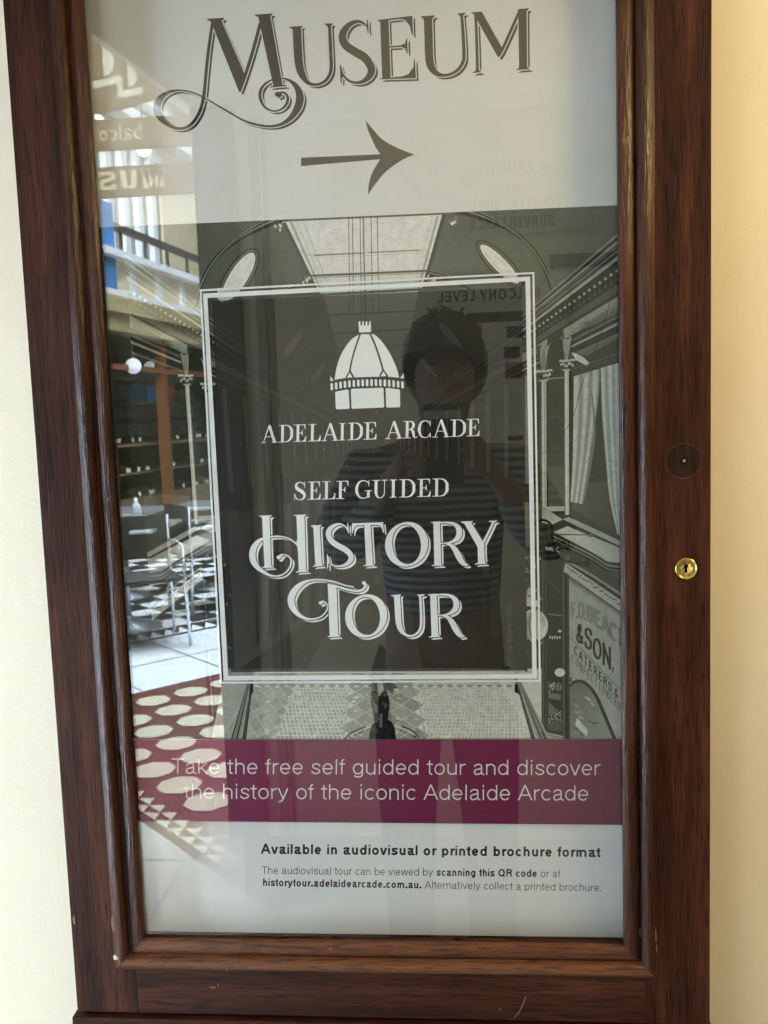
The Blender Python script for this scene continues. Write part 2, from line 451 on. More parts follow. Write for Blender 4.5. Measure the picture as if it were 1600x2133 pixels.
MIRX = None
class Art:
    """flat print: every shape sits 0.02 mm above whatever it is printed over"""
    def __init__(self, lift=0.0, fn=S): self.sh = []; self.lift = lift; self.fn = fn
    def add(self, faces, col, cols=None, raw=False, free=False):
        """FACES: polygons in survey points; COL one colour, or COLS per point of each face"""
        fs = [[p if raw else self.fn(*p) for p in fc] for fc in faces]
        xs = [p[0] for fc in fs for p in fc]; ys = [p[1] for fc in fs for p in fc]
        bb = (min(xs), max(xs), min(ys), max(ys)); lv = 0
        if not free:
            for b2, l2 in ((s[0], s[1]) for s in self.sh):
                if l2 >= lv and b2[0] < bb[1] and b2[1] > bb[0] and b2[2] < bb[3] and b2[3] > bb[2]: lv = l2 + 1
        else: lv = free
        self.sh.append((bb, lv, fs, col, cols)); return lv
    def batch(self, shapes, col):
        """many shapes of one colour known not to overlap each other: one level"""
        self.add([fc for s_ in shapes for fc in s_], col)
    def mesh(self, name, m_, parent, clip=None):
        bm = bmesh.new(); lay = bm.loops.layers.float_color.new('tint')
        for bb, lv, fs, col, cols in self.sh:
            y = YP - self.lift - lv * 1.3e-5
            for i, fc in enumerate(fs):
                if len(fc) < 3: continue
                try: face = bm.faces.new([bm.verts.new((p[0], y, p[1])) for p in fc])
                except ValueError: continue
                for k, lp in enumerate(face.loops):
                    c = cols[i][k] if cols else col; lp[lay] = (*c[:3], 1)
        if clip:
            for pt, nn in clip:
                g = bm.verts[:] + bm.edges[:] + bm.faces[:]
                bmesh.ops.bisect_plane(bm, geom=g, plane_co=(pt[0], 0, pt[1]), plane_no=(nn[0], 0, nn[1]), clear_outer=True)
        bm.normal_update()
        big = [fc for fc in bm.faces if len(fc.verts) > 4]
        if big: bmesh.ops.triangulate(bm, faces=big, ngon_method='EAR_CLIP')
        me = bpy.data.meshes.new(name); 
        at = world_loc(parent); bmesh.ops.translate(bm, verts=bm.verts, vec=-at)
        for fc in bm.faces:
            fc.normal_update()
            if fc.normal.y > 0: fc.normal_flip()
        bm.to_mesh(me); bm.free(); me.materials.append(m_)
        o = bpy.data.objects.new(name, me); C.objects.link(o); o.parent = parent; return o

poster = empty('poster', (-.09, YP, Z0 - .5), 'printed poster behind the glass with an old arcade photograph, a plum banner and an arrow', 'poster')
PX0, PX1, PZ0, PZ1 = GX0 - .012, GX1 + .012, Z0 - .5195, Z0 + .43
bm = bmesh.new(); box(bm, PX0, PX1, YP + .00002, YP + .004, PZ0, PZ1)
lay = bm.loops.layers.float_color.new('tint')
for fc in bm.faces:
    for lp in fc.loops: lp[lay] = (.715, .735, .74, 1)
link('paper', bm, M_print, poster)

# ---- shaded display lettering: (kind, ...) components
def letters(art, comps, o, s, body, gap, sh, off, g):
    """COMPS in crop units with origin O and scale S: ('b', points) brush, ('p', points) polygon, ('o', points) closed brush, ('e', ...) ellipse"""
    T = lambda p: (o[0] + p[0] / s, o[1] + p[1] / s) + ((p[2] / s,) if len(p) > 2 else ())
    def faces(cp, grow):
        k, pts = cp[0], [T(p) for p in cp[1]]
        if k == 'b': return brush(pts, 7, False, grow)
        if k == 'o': return brush(pts, 7, True, grow)
        return [grown(pts, grow)]
    for cp in comps: art.add([[(x + off[0], y + off[1]) for x, y in fc] for fc in faces(cp, 0)], sh)
    for cp in comps: art.add(faces(cp, g), gap)
    for cp in comps: art.add(faces(cp, 0), body)
def serif(x0, y0, x1, y1, t=11, up=True):
    """a slab with bracketed upper or lower side"""
    d = t if up else -t
    mx, my = (x0 + x1) / 2, (y0 + y1) / 2; w_ = abs(x1 - x0)
    q = lambda f: x0 + (x1 - x0) * f
    yy = lambda f: y0 + (y1 - y0) * f
    return ('p', [(x0, y0), (x1, y1), (x1, y1 - d), (q(.80), yy(.80) - d * 1.25), (q(.72), yy(.72) - d * 2.4), (q(.28), yy(.28) - d * 2.4), (q(.20), yy(.20) - d * 1.25), (x0, y0 - d)])
BL, PAPER = ink(66, 60, 58), (.715, .735, .74)
mus = Art(.00002)
bigM = [('b', [(545,170,24),(532,260,24),(512,400,25),(492,590,26),(478,740,26),(458,840,26),(425,920,26),(375,985,26),(310,1018,22),(240,1012,24),(165,965,46),(115,905,60),(103,850,60),(128,785,50),(185,738,32),(260,717,14),(340,722,12),(410,742,11),(475,773,11)]),
        ('b', [(475,773,11),(560,822,11),(680,893,12),(790,955,14),(900,990,16),(1000,1002,18),(1090,985,24),(1170,930,42),(1222,850,60),(1238,770,62),(1215,695,44),(1165,645,24),(1100,622,12),(1020,632,13),(960,668,18),(925,720,24),(925,785,24),(960,850,18),(1020,880,13),(1080,872,14),(1125,835,20),(1142,785,22),(1128,745,16),(1095,733,14),(1065,742,12)]),
        ('p', [(1037,748),(1045,733),(1064,728),(1085,735),(1098,752),(1092,768),(1078,770),(1068,785),(1062,768),(1045,762)]),
        ('p', [(527,160),(612,155),(786,553),(800,600),(757,735)]),
        ('b', [(762,728,16),(800,610,26),(860,420,27),(925,180,27)]),
        ('p', [(905,125),(1002,118),(1100,672),(1028,688)]),
        ('p', [(500,158),(503,148),(635,141),(636,152),(620,163),(612,180),(540,185),(527,168)]),
        ('p', [(880,125),(882,116),(1018,106),(1020,117),(1004,128),(996,146),(918,150),(905,134)]),
        serif(1000,695,1132,684,9)]
letters(mus, bigM, (300, 0), 3.81, BL, PAPER, BL, (5.6, 5.0), 2.0)
u1 = [('b', [(1213,212,68),(1222,400,68),(1230,500,66),(1250,580,58),(1295,650,34),(1355,672,22),(1420,655,22),(1465,610,25),(1486,540,27),(1482,400,27),(1472,195,24)]),
      ('p', [(1155,221),(1156,213),(1257,206),(1258,214),(1249,222),(1247,240),(1182,244),(1176,228)]),
      ('p', [(1435,194),(1436,187),(1497,185),(1498,192),(1488,202),(1486,215),(1459,216),(1452,203)])]
letters(mus, u1, (300, 0), 3.81, ink(72, 66, 62), PAPER, ink(72, 66, 62), (5.6, 5.0), 2.0)
B2 = ink(80, 75, 68)
small = [('b', [(246,215,6),(215,180,18),(165,166,26),(105,190,40),(60,245,56),(52,300,62),(80,355,64),(150,402,66),(220,445,66),(262,500,62),(275,550,58),(250,600,46),(205,632,30),(150,640,20),(95,622,18),(55,580,16),(36,545,6)]),
         ('p', [(240,153),(248,151),(254,258),(247,260),(236,205)]), ('p', [(29,500),(37,502),(62,585),(46,610),(44,645),(36,648)]),
         ('p', [(342,158),(408,152),(424,604),(358,608)]),
         ('p', [(322,163),(322,155),(592,122),(597,270),(588,270),(572,200),(535,155),(500,147),(340,166)]),
         ('p', [(412,356),(500,351),(535,335),(547,296),(552,297),(556,415),(549,415),(540,378),(505,364),(412,370)]),
         ('p', [(340,615),(340,608),(510,592),(560,575),(600,520),(606,458),(612,458),(620,606)]),
         ('b', [(712,128,64),(718,300,64),(722,430,64),(735,510,60),(775,565,42),(830,583,24),(895,572,22),(950,535,24),(984,480,27),(992,420,27),(985,260,26),(973,105,22)]),
         ('p', [(658,134),(659,126),(766,118),(768,126),(752,136),(746,156),(682,160),(674,142)]),
         ('p', [(942,110),(943,103),(1003,98),(1005,105),(990,114),(986,128),(962,130),(955,117)]),
         ('b', [(1082,110,22),(1090,300,22),(1097,555,24)]),
         ('p', [(1060,566),(1061,559),(1078,552),(1082,535),(1108,534),(1112,549),(1124,551),(1125,560)]),
         ('p', [(1062,100),(1130,90),(1284,364),(1290,385),(1257,446)]),
         ('b', [(1262,438,14),(1285,392,22),(1350,250,23),(1424,82,22)]),
         ('p', [(1412,78),(1478,70),(1482,536),(1420,540)]),
         ('p', [(1050,104),(1051,96),(1130,89),(1131,97),(1090,112)]),
         ('p', [(1408,78),(1416,70),(1494,63),(1495,72),(1480,82),(1478,100),(1420,100)]),
         ('p', [(1395,544),(1396,537),(1414,532),(1418,515),(1482,512),(1486,525),(1500,527),(1501,536)])]
letters(mus, small, (700, 0), 3.7209, B2, PAPER, B2, (5.6, 5.4), 2.0)
mus.mesh('heading_lettering', M_print, poster)

arr = Art(.00002); T = lambda l: [(600 + x / 2.2857, 230 + y / 2.2857) for x, y in l]
arr.add([T([(62,225),(440,208.5),(440,232),(62,265)])], ink(88, 85, 78))
arr.add([T(catmull([(440,208.5),(418,175),(392,120),(378,85),(369,46)], 6) + catmull([(369,46),(400,85),(450,138),(520,178),(602,210)], 6)[1:] + [(560,221)] + [(440,220)])], ink(88, 85, 78))
arr.add([T([(440,220)] + [(560,221)] + catmull([(602,210),(545,235),(470,288),(420,345),(381,402)], 6) + catmull([(381,402),(385,350),(400,300),(420,262),(440,231)], 6)[1:])], ink(88, 85, 78))
arr.mesh('arrow', M_print, poster)

# ---------------------------------------------------------------- the old photograph on the poster
ph = Art(.00002)
def g(v, t=0):
    v = v - 22 * max(0, 1 - v / 170) + .22 * max(0, v - 104)
    return ink(v - 2 + t, v + 2 + t * .3, v - 6 - t)
TOP = lambda x: 473.5 + (427.5 - 473.5) * (x - 215) / (1286 - 215)
VX, VY = 783.0, 921.0
SV = S(VX, VY)
def A(pts, v, vs=None, mir=False, t=0, n=None):
    """a printed tone; MIR repeats it on the other side of the arcade"""
    raw = [S(*p) for p in pts]
    cols = None
    if vs: cols = [[g(vs[i * len(vs) // len(pts)], t) for i in range(len(pts))]]
    ph.add([raw], g(v, t), cols, raw=True)
    if mir: ph.add([[(2 * SV[0] - x, z) for x, z in raw][::-1]], g(v, t), [cols[0][::-1]] if cols else None, raw=True)
def K(pts, v, n=6, mir=False, closed=False, t=0):
    fs = brush(pts, n, closed)
    raw = [[S(*p) for p in fc] for fc in fs]
    ph.add(raw, g(v, t), raw=True)
    if mir: ph.add([[(2 * SV[0] - x, z) for x, z in fc][::-1] for fc in raw], g(v, t), raw=True)
def Ln(x0, y0, x1, y1, w_, v, mir=False): K([(x0, y0, w_), (x1, y1, w_)], v, 1, mir)
def ray_(y_edge, x_to, xe=1296):
    """point at x_to on the line from (xe, y_edge) to the vanishing point"""
    return (x_to, VY + (y_edge - VY) * (x_to - VX) / (xe - VX))
def band(ya, yb, va, vb=None, x_far=850, mir=True, xn=1300):
    a, b, c, d = ray_(ya, xn), ray_(ya, x_far), ray_(yb, x_far), ray_(yb, xn)
    A([a, b, c, d], va, [va, vb or va, vb or va, va], mir)
# ground tone, vault, floor
A([(170, TOP(170)), (783, TOP(783)), (783, 760), (170, 760)], 92, [84, 104, 80, 74])
A([(783, TOP(783)), (1310, TOP(1310)), (1310, 760), (783, 760)], 92, [104, 84, 100, 80])
A([(170, 740), (783, 740), (783, 1545), (230, 1545)], 66, [70, 62, 60, 74])
A([(783, 740), (1310, 740), (1310, 1545), (783, 1545)], 66, [62, 74, 80, 60])
# ribs of the barrel vault, deeper bays smaller
def vx(p, q): return (VX + (p[0] - VX) * q, VY + (p[1] - VY) * q)
for q in (1.0, .72, .52, .38, .29, .225):
    for off, w_, v in ((0, 9, 58), (7, 3.4, 128), (12, 3.5, 62), (17, 2.4, 118)):
        K([(*vx(p, q), w_ * q) for p in ((905, 432 - off), (975, 446 - off * .8), (1045, 470 - off * .3), (1100, 508 + off * .1), (1135, 560), (1150 + off * .4, 603))], v, 6, True)
# roof light with its bars
A([(588, 462), (926, 447), (882, 600), (664, 612)], 196, [196, 200, 206, 204], t=2)
for x0, y0, x1, y1, w_, v in ((606, 462, 672, 612, 5, 150), (618, 461, 680, 612, 3, 176), (632, 461, 690, 611, 2, 160), (592, 464, 664, 614, 7, 84), (912, 449, 872, 600, 5, 150), (900, 449, 862, 600, 3, 178), (925, 447, 882, 600, 7, 82)):
    Ln(x0, y0, x1, y1, w_, v)
Ln(640, 531, 886, 521, 2, 158); Ln(645, 537, 880, 527, 1.4, 168); Ln(655, 532, 756, 527.5, 2.4, 120); Ln(770, 526, 875, 521, 2.4, 120)
Ln(636, 575, 890, 564, 4.5, 96); Ln(640, 579.5, 888, 568.5, 2, 140)
A([(674, 616), (872, 606), (838, 770), (716, 776)], 150, [172, 172, 128, 128])
for yy, w_ in ((652, 3.5), (690, 3), (722, 2.6), (748, 2.2), (768, 2)):
    a = (yy - 610) / 160; Ln(676 + 40 * a, yy + 4, 870 - 32 * a, yy - 4, w_, 84)
for x in (726, 734, 750, 757, 773, 786): Ln(x, TOP(x) - 16 + 8, x + 3, 650, 1.5, 92)
K([(757, 452, 3), (759, 560, 3), (764, 690, 2.4)], 120, 2)
# bosses
for p in ((577, 474), (638, 582), (944, 457), (900, 578)):
    for k in range(9): A(ell(p[0] + random.uniform(-8, 8), p[1] + random.uniform(-5, 9), 3, 4, 6), random.choice((170, 190, 120, 80)))
# oval ventilators
def oval(cx, cy, rx, ry, rot):
    A(ell(cx, cy, rx + 9, ry + 11, 28, rot), 66); A(ell(cx, cy, rx + 5.5, ry + 7, 28, rot), 108); A(ell(cx, cy, rx + 2, ry + 3, 28, rot), 58)
    A(ell(cx, cy, rx, ry, 28, rot), 214)
    for k in (-.35, .25): K([(*vxr(cx, cy, rx * k, -ry * .8, rot), 1.2), (*vxr(cx, cy, rx * k * 1.8, 0, rot), 1.2), (*vxr(cx, cy, rx * k, ry * .8, rot), 1.2)], 168, 5)
def vxr(cx, cy, x, y, rot): return (cx + x * math.cos(rot) - y * math.sin(rot), cy + x * math.sin(rot) + y * math.cos(rot))
oval(497, 577, 19, 59, .56); oval(1041, 550, 14, 56, -.78)
A([(453, 600), (497, 600), (478, 622), (462, 632), (452, 620)], 205)
for q, dv in ((.60, 150), (.42, 130), (.31, 112)):
    for cx, cy, rot in ((497, 577, .62), (1041, 550, -.75)): A(ell(*vx((cx, cy), q), 13 * q, 56 * q, 20, rot), dv)
# cornice mouldings of both sides
for ya, yb, v, v2 in ((478, 484, 132, 100), (484, 493, 62, 56), (493, 499, 140, 104), (499, 509, 96, 76), (509, 513, 60, 52), (513, 517, 128, 100), (517, 526, 74, 60), (526, 535, 150, 112),
                      (535, 586, 58, 46), (586, 604, 92, 70), (604, 612, 60, 52), (612, 640, 142, 104), (640, 652, 62, 52), (652, 658, 108, 84), (658, 667, 58, 48), (667, 673, 148, 108), (673, 690, 60, 52), (690, 696, 112, 80)):
    band(ya, yb, v, v2)
for s_ in range(46):
    q = .985 ** (s_ * 1.6) * .98; x = VX + 512 * q
    if x < 900: break
    for yy, rd, v in ((556, 3.6, 150), (566, 4.4, 34), (575, 3, 96)):
        p = ray_(yy, x + (5 if v == 34 else 0)); A(ell(*p, rd * q, rd * q * 1.1, 7), v, mir=True)
# columns, brackets and glazing of the upper floor
A([(1296, 700), (1120, 800), (1120, 1080), (1296, 1130)], 60, [70, 56, 66, 74], True)
A([(1139, 815), (1176, 800), (1176, 1000), (1139, 1004)], 74, [60, 66, 84, 80], True)
for k in range(11): Ln(1140, 838 + k * 13, 1175, 834 + k * 13, .9, 52); Ln(1142 + k * 3.2, 818, 1142 + k * 3.2, 970, .8, 54)
A([(1139, 975), (1176, 972), (1176, 1052), (1139, 1056)], 86, mir=True)
A([(1228, 668), (1290, 626), (1296, 650), (1230, 682)], 120, [112, 140, 96, 84], True); A([(1204, 676), (1226, 668), (1232, 680), (1200, 688)], 118, [140, 90, 70, 120], True)
A([(1140, 705), (1172, 682), (1176, 702), (1172, 775), (1142, 800)], 58, mir=True)
A([(1192, 1010), (1296, 1000), (1296, 1120), (1190, 1060)], 82, [90, 84, 74, 88], True)
def curtain(edge_l, edge_r, v0, nf, dark):
    """a lace curtain hung in folds between two edge lines"""
    m_ = 22
    Lp, Rp = catmull([(*p, 0) for p in edge_l], 6), catmull([(*p, 0) for p in edge_r], 6)
    F1, F2, C1, C2 = [], [], [], []
    vs = [v0 + 20 * math.sin(i * nf) + random.uniform(-9, 9) for i in range(m_ + 1)]
    for i in range(m_):
        a, b = i / m_, (i + 1) / m_
        for j in range(0, len(Lp) - 1):
            mixp = lambda J, c_: S(*[Lp[J][k] * (1 - c_) + Rp[J][k] * c_ for k in (0, 1)])
            raw = [mixp(j, a), mixp(j, b), mixp(j + 1, b), mixp(j + 1, a)]; tone = [g(x + random.uniform(-5, 5), dark) for x in (vs[i], vs[i+1], vs[i+1], vs[i])]
            F1.append(raw); C1.append(tone); F2.append([(2 * SV[0] - x, z) for x, z in raw][::-1]); C2.append(tone[::-1])
    ph.add(F1, None, C1, raw=True)
curtain([(1195, 784), (1194, 880), (1192, 980), (1187, 1045)], [(1249, 768), (1246, 830), (1232, 930), (1214, 1050)], 152, .75, 0)
curtain([(1251, 767), (1254, 860), (1262, 960), (1270, 1040), (1286, 1112)], [(1300, 752), (1300, 860), (1300, 960), (1300, 1040), (1300, 1124)], 160, .9, -2)
K([(1232, 812, 2), (1238, 900, 5), (1224, 1000, 4), (1213, 1050, 3)], 120, 5)
for x, w_, y0, y1, vl in ((1132, 12, 794, 1062, 126), (1180, 10, 772, 1072, 142)):
    A([(x - w_ / 2, y0), (x + w_ / 2, y0), (x + w_ / 2 + 1, y1), (x - w_ / 2 + 1, y1)], vl, [vl - 26, vl + 22, vl + 22, vl - 26], True)
    Ln(x - w_ * .1, y0, x + .5, y1, w_ * .35, vl + 34, True); Ln(x + w_ * .62, y0, x + w_ * .62 + 1, y1, 3, 40, True)
    Ln(x, y0 - 66, x, y0 - 18, w_ * .62, vl - 12, True); Ln(x + 4, y0 - 66, x + 4, y0 - 18, 1.5, 48, True)
    K([(x - 15, y0 - 20, 4.5), (x, y0 - 21, 5), (x + 19, y0 - 23, 4.5)], 158, 3, True)
    for k in range(7): A(ell(x - 11 + k * 4, y0 - 12 + random.uniform(-3, 3), 2.4, 3.4, 7), random.choice((40, 150, 170, 60)), mir=True)
    K([(x - w_ * .8, y0 - 1, 3.5), (x + w_ * .8, y0 - 2, 3.5)], 150, 2, True)
    for sx, ln in ((1, 24), (-1, 17)):   # pierced spandrel brackets
        A([(x + sx * 3, y0 - 70), (x + sx * ln, y0 - 92 + (6 if sx > 0 else 22)), (x + sx * ln * .55, y0 - 76), (x + sx * 7, y0 - 44), (x + sx * 4, y0 - 24)], 130, mir=True)
        for k in range(5): A(ell(x + sx * (5 + k * ln * .12), y0 - 72 - k * 2 + random.uniform(-3, 5), 1.5, 2.4, 6, .5), 66, mir=True)
        K([(x + sx * ln, y0 - 84 + (4 if sx > 0 else 16), 2), (x + sx * ln * .55, y0 - 72, 2), (x + sx * 8, y0 - 46, 2), (x + sx * 5, y0 - 22, 2)], 44, 5, True)
A([(1190, 733), (1212, 742), (1228, 756), (1222, 762), (1200, 750)], 176)
K([(1296, 566, 1.3), (1278, 600, 1.3), (1262, 660, 1.3), (1240, 730, 1.3), (1212, 800, 1.3), (1192, 872, 1.3), (1150, 930, 1.2), (1116, 954, 1.2)], 54, 6)
K([(1136, 790, 2.4), (1176, 786, 2.4)], 126, 2); K([(1190, 770, 1.2), (1290, 735, 1.2)], 110, 2); K([(1190, 776, 1.2), (1290, 744, 1.2)], 90, 2)
# sill, stone hood and shop cornice
A([(1122, 1056), (1176, 1054), (1176, 1064), (1122, 1066)], 150, mir=True); A([(1124, 1066), (1176, 1064), (1174, 1076), (1124, 1076)], 62, mir=True)
A([(1094, 1046), (1124, 1050), (1172, 1082), (1150, 1092), (1094, 1084)], 140, [120, 150, 160, 140], True)
A([(1172, 1082), (1186, 1076), (1296, 1128), (1296, 1142)], 150, mir=True); K([(1172, 1083, 2.5), (1294, 1140, 2.5)], 48, 2, True); K([(1186, 1076, 2), (1296, 1127, 2)], 70, 2, True)
A([(1153, 1108), (1182, 1096), (1296, 1143), (1296, 1172), (1266, 1170), (1230, 1148)], 162, [150, 168, 150, 158, 150, 164], True)
for k, v in enumerate((58, 124, 52, 104, 44)):
    K([(1150, 1112 + k * 3.6, 3.4), (1230, 1151 + k * 3.8, 3.5), (1266, 1173 + k * 4, 3.6), (1298, 1176 + k * 4, 3.6)], v, 4, True)
A([(1150, 1128), (1264, 1190), (1298, 1192), (1298, 1206), (1180, 1160)], 70, [60, 84, 88, 90, 60], True)
K([(1176, 1166, 5), (1236, 1200, 5), (1296, 1240, 6)], 132, 2, True); K([(1176, 1171, 3), (1236, 1206, 3), (1296, 1247, 3)], 40, 2, True)
A([(1178, 1172), (1296, 1252), (1296, 1276), (1174, 1190)], 150, [150, 160, 160, 148], True)
for k in range(34):
    a = k / 34; p = (1183 + 113 * a, 1182 + 78 * a)
    A(ell(p[0], p[1] + random.uniform(-3, 4), 1.5, 2.3, 6, random.uniform(0, 3)), 70, mir=True)
# shop sign board with its wording, arched window
A([(1184, 1200), (1298, 1280), (1298, 1545), (1184, 1545)], 146, [138, 150, 158, 140])
A([(1184, 1200), (1298, 1280), (1298, 1288), (1184, 1212)], 104, [96, 110, 140, 130])
A([(1184, 1545), (1184, 1430), (1196, 1418), (1216, 1420), (1240, 1446), (1262, 1496), (1282, 1545)], 112, [120, 100, 96, 104, 124, 132, 140])
K([(1184, 1432, 5), (1196, 1420, 6), (1216, 1420, 6), (1240, 1446, 7), (1264, 1500, 7), (1284, 1548, 7)], 58, 5)
for k in range(16): A(ell(random.uniform(1196, 1236), random.uniform(1450, 1540), random.uniform(3, 9), random.uniform(2, 6), 8, .6), random.choice((140, 156, 128, 110)))
A([(1202, 1494), (1224, 1520), (1222, 1534), (1198, 1510)], 172); K([(1226, 1500, 2), (1236, 1506, 2.4), (1248, 1504, 2)], 66, 4)
def outline_word(chars, x, y, dx, dy, h, wch, v, wd, filled):
    for ch in chars:
        gx = sans_paths(ch, .09)
        if gx is None: x += dx * .5; y += dy * .5; continue
        for pl in gx[1]:
            pts = [(x + p[0] * wch, y + (p[0] * wch) * dy / dx - p[1] * h) for p in pl]
            if filled: K([(*p, wd) for p in pts], v, 1)
            else: K([(*p, wd) for p in pts], v, 1); K([(*p, wd * .42) for p in pts], 150, 1)
        x += dx * gx[0] / .7; y += dy * gx[0] / .7

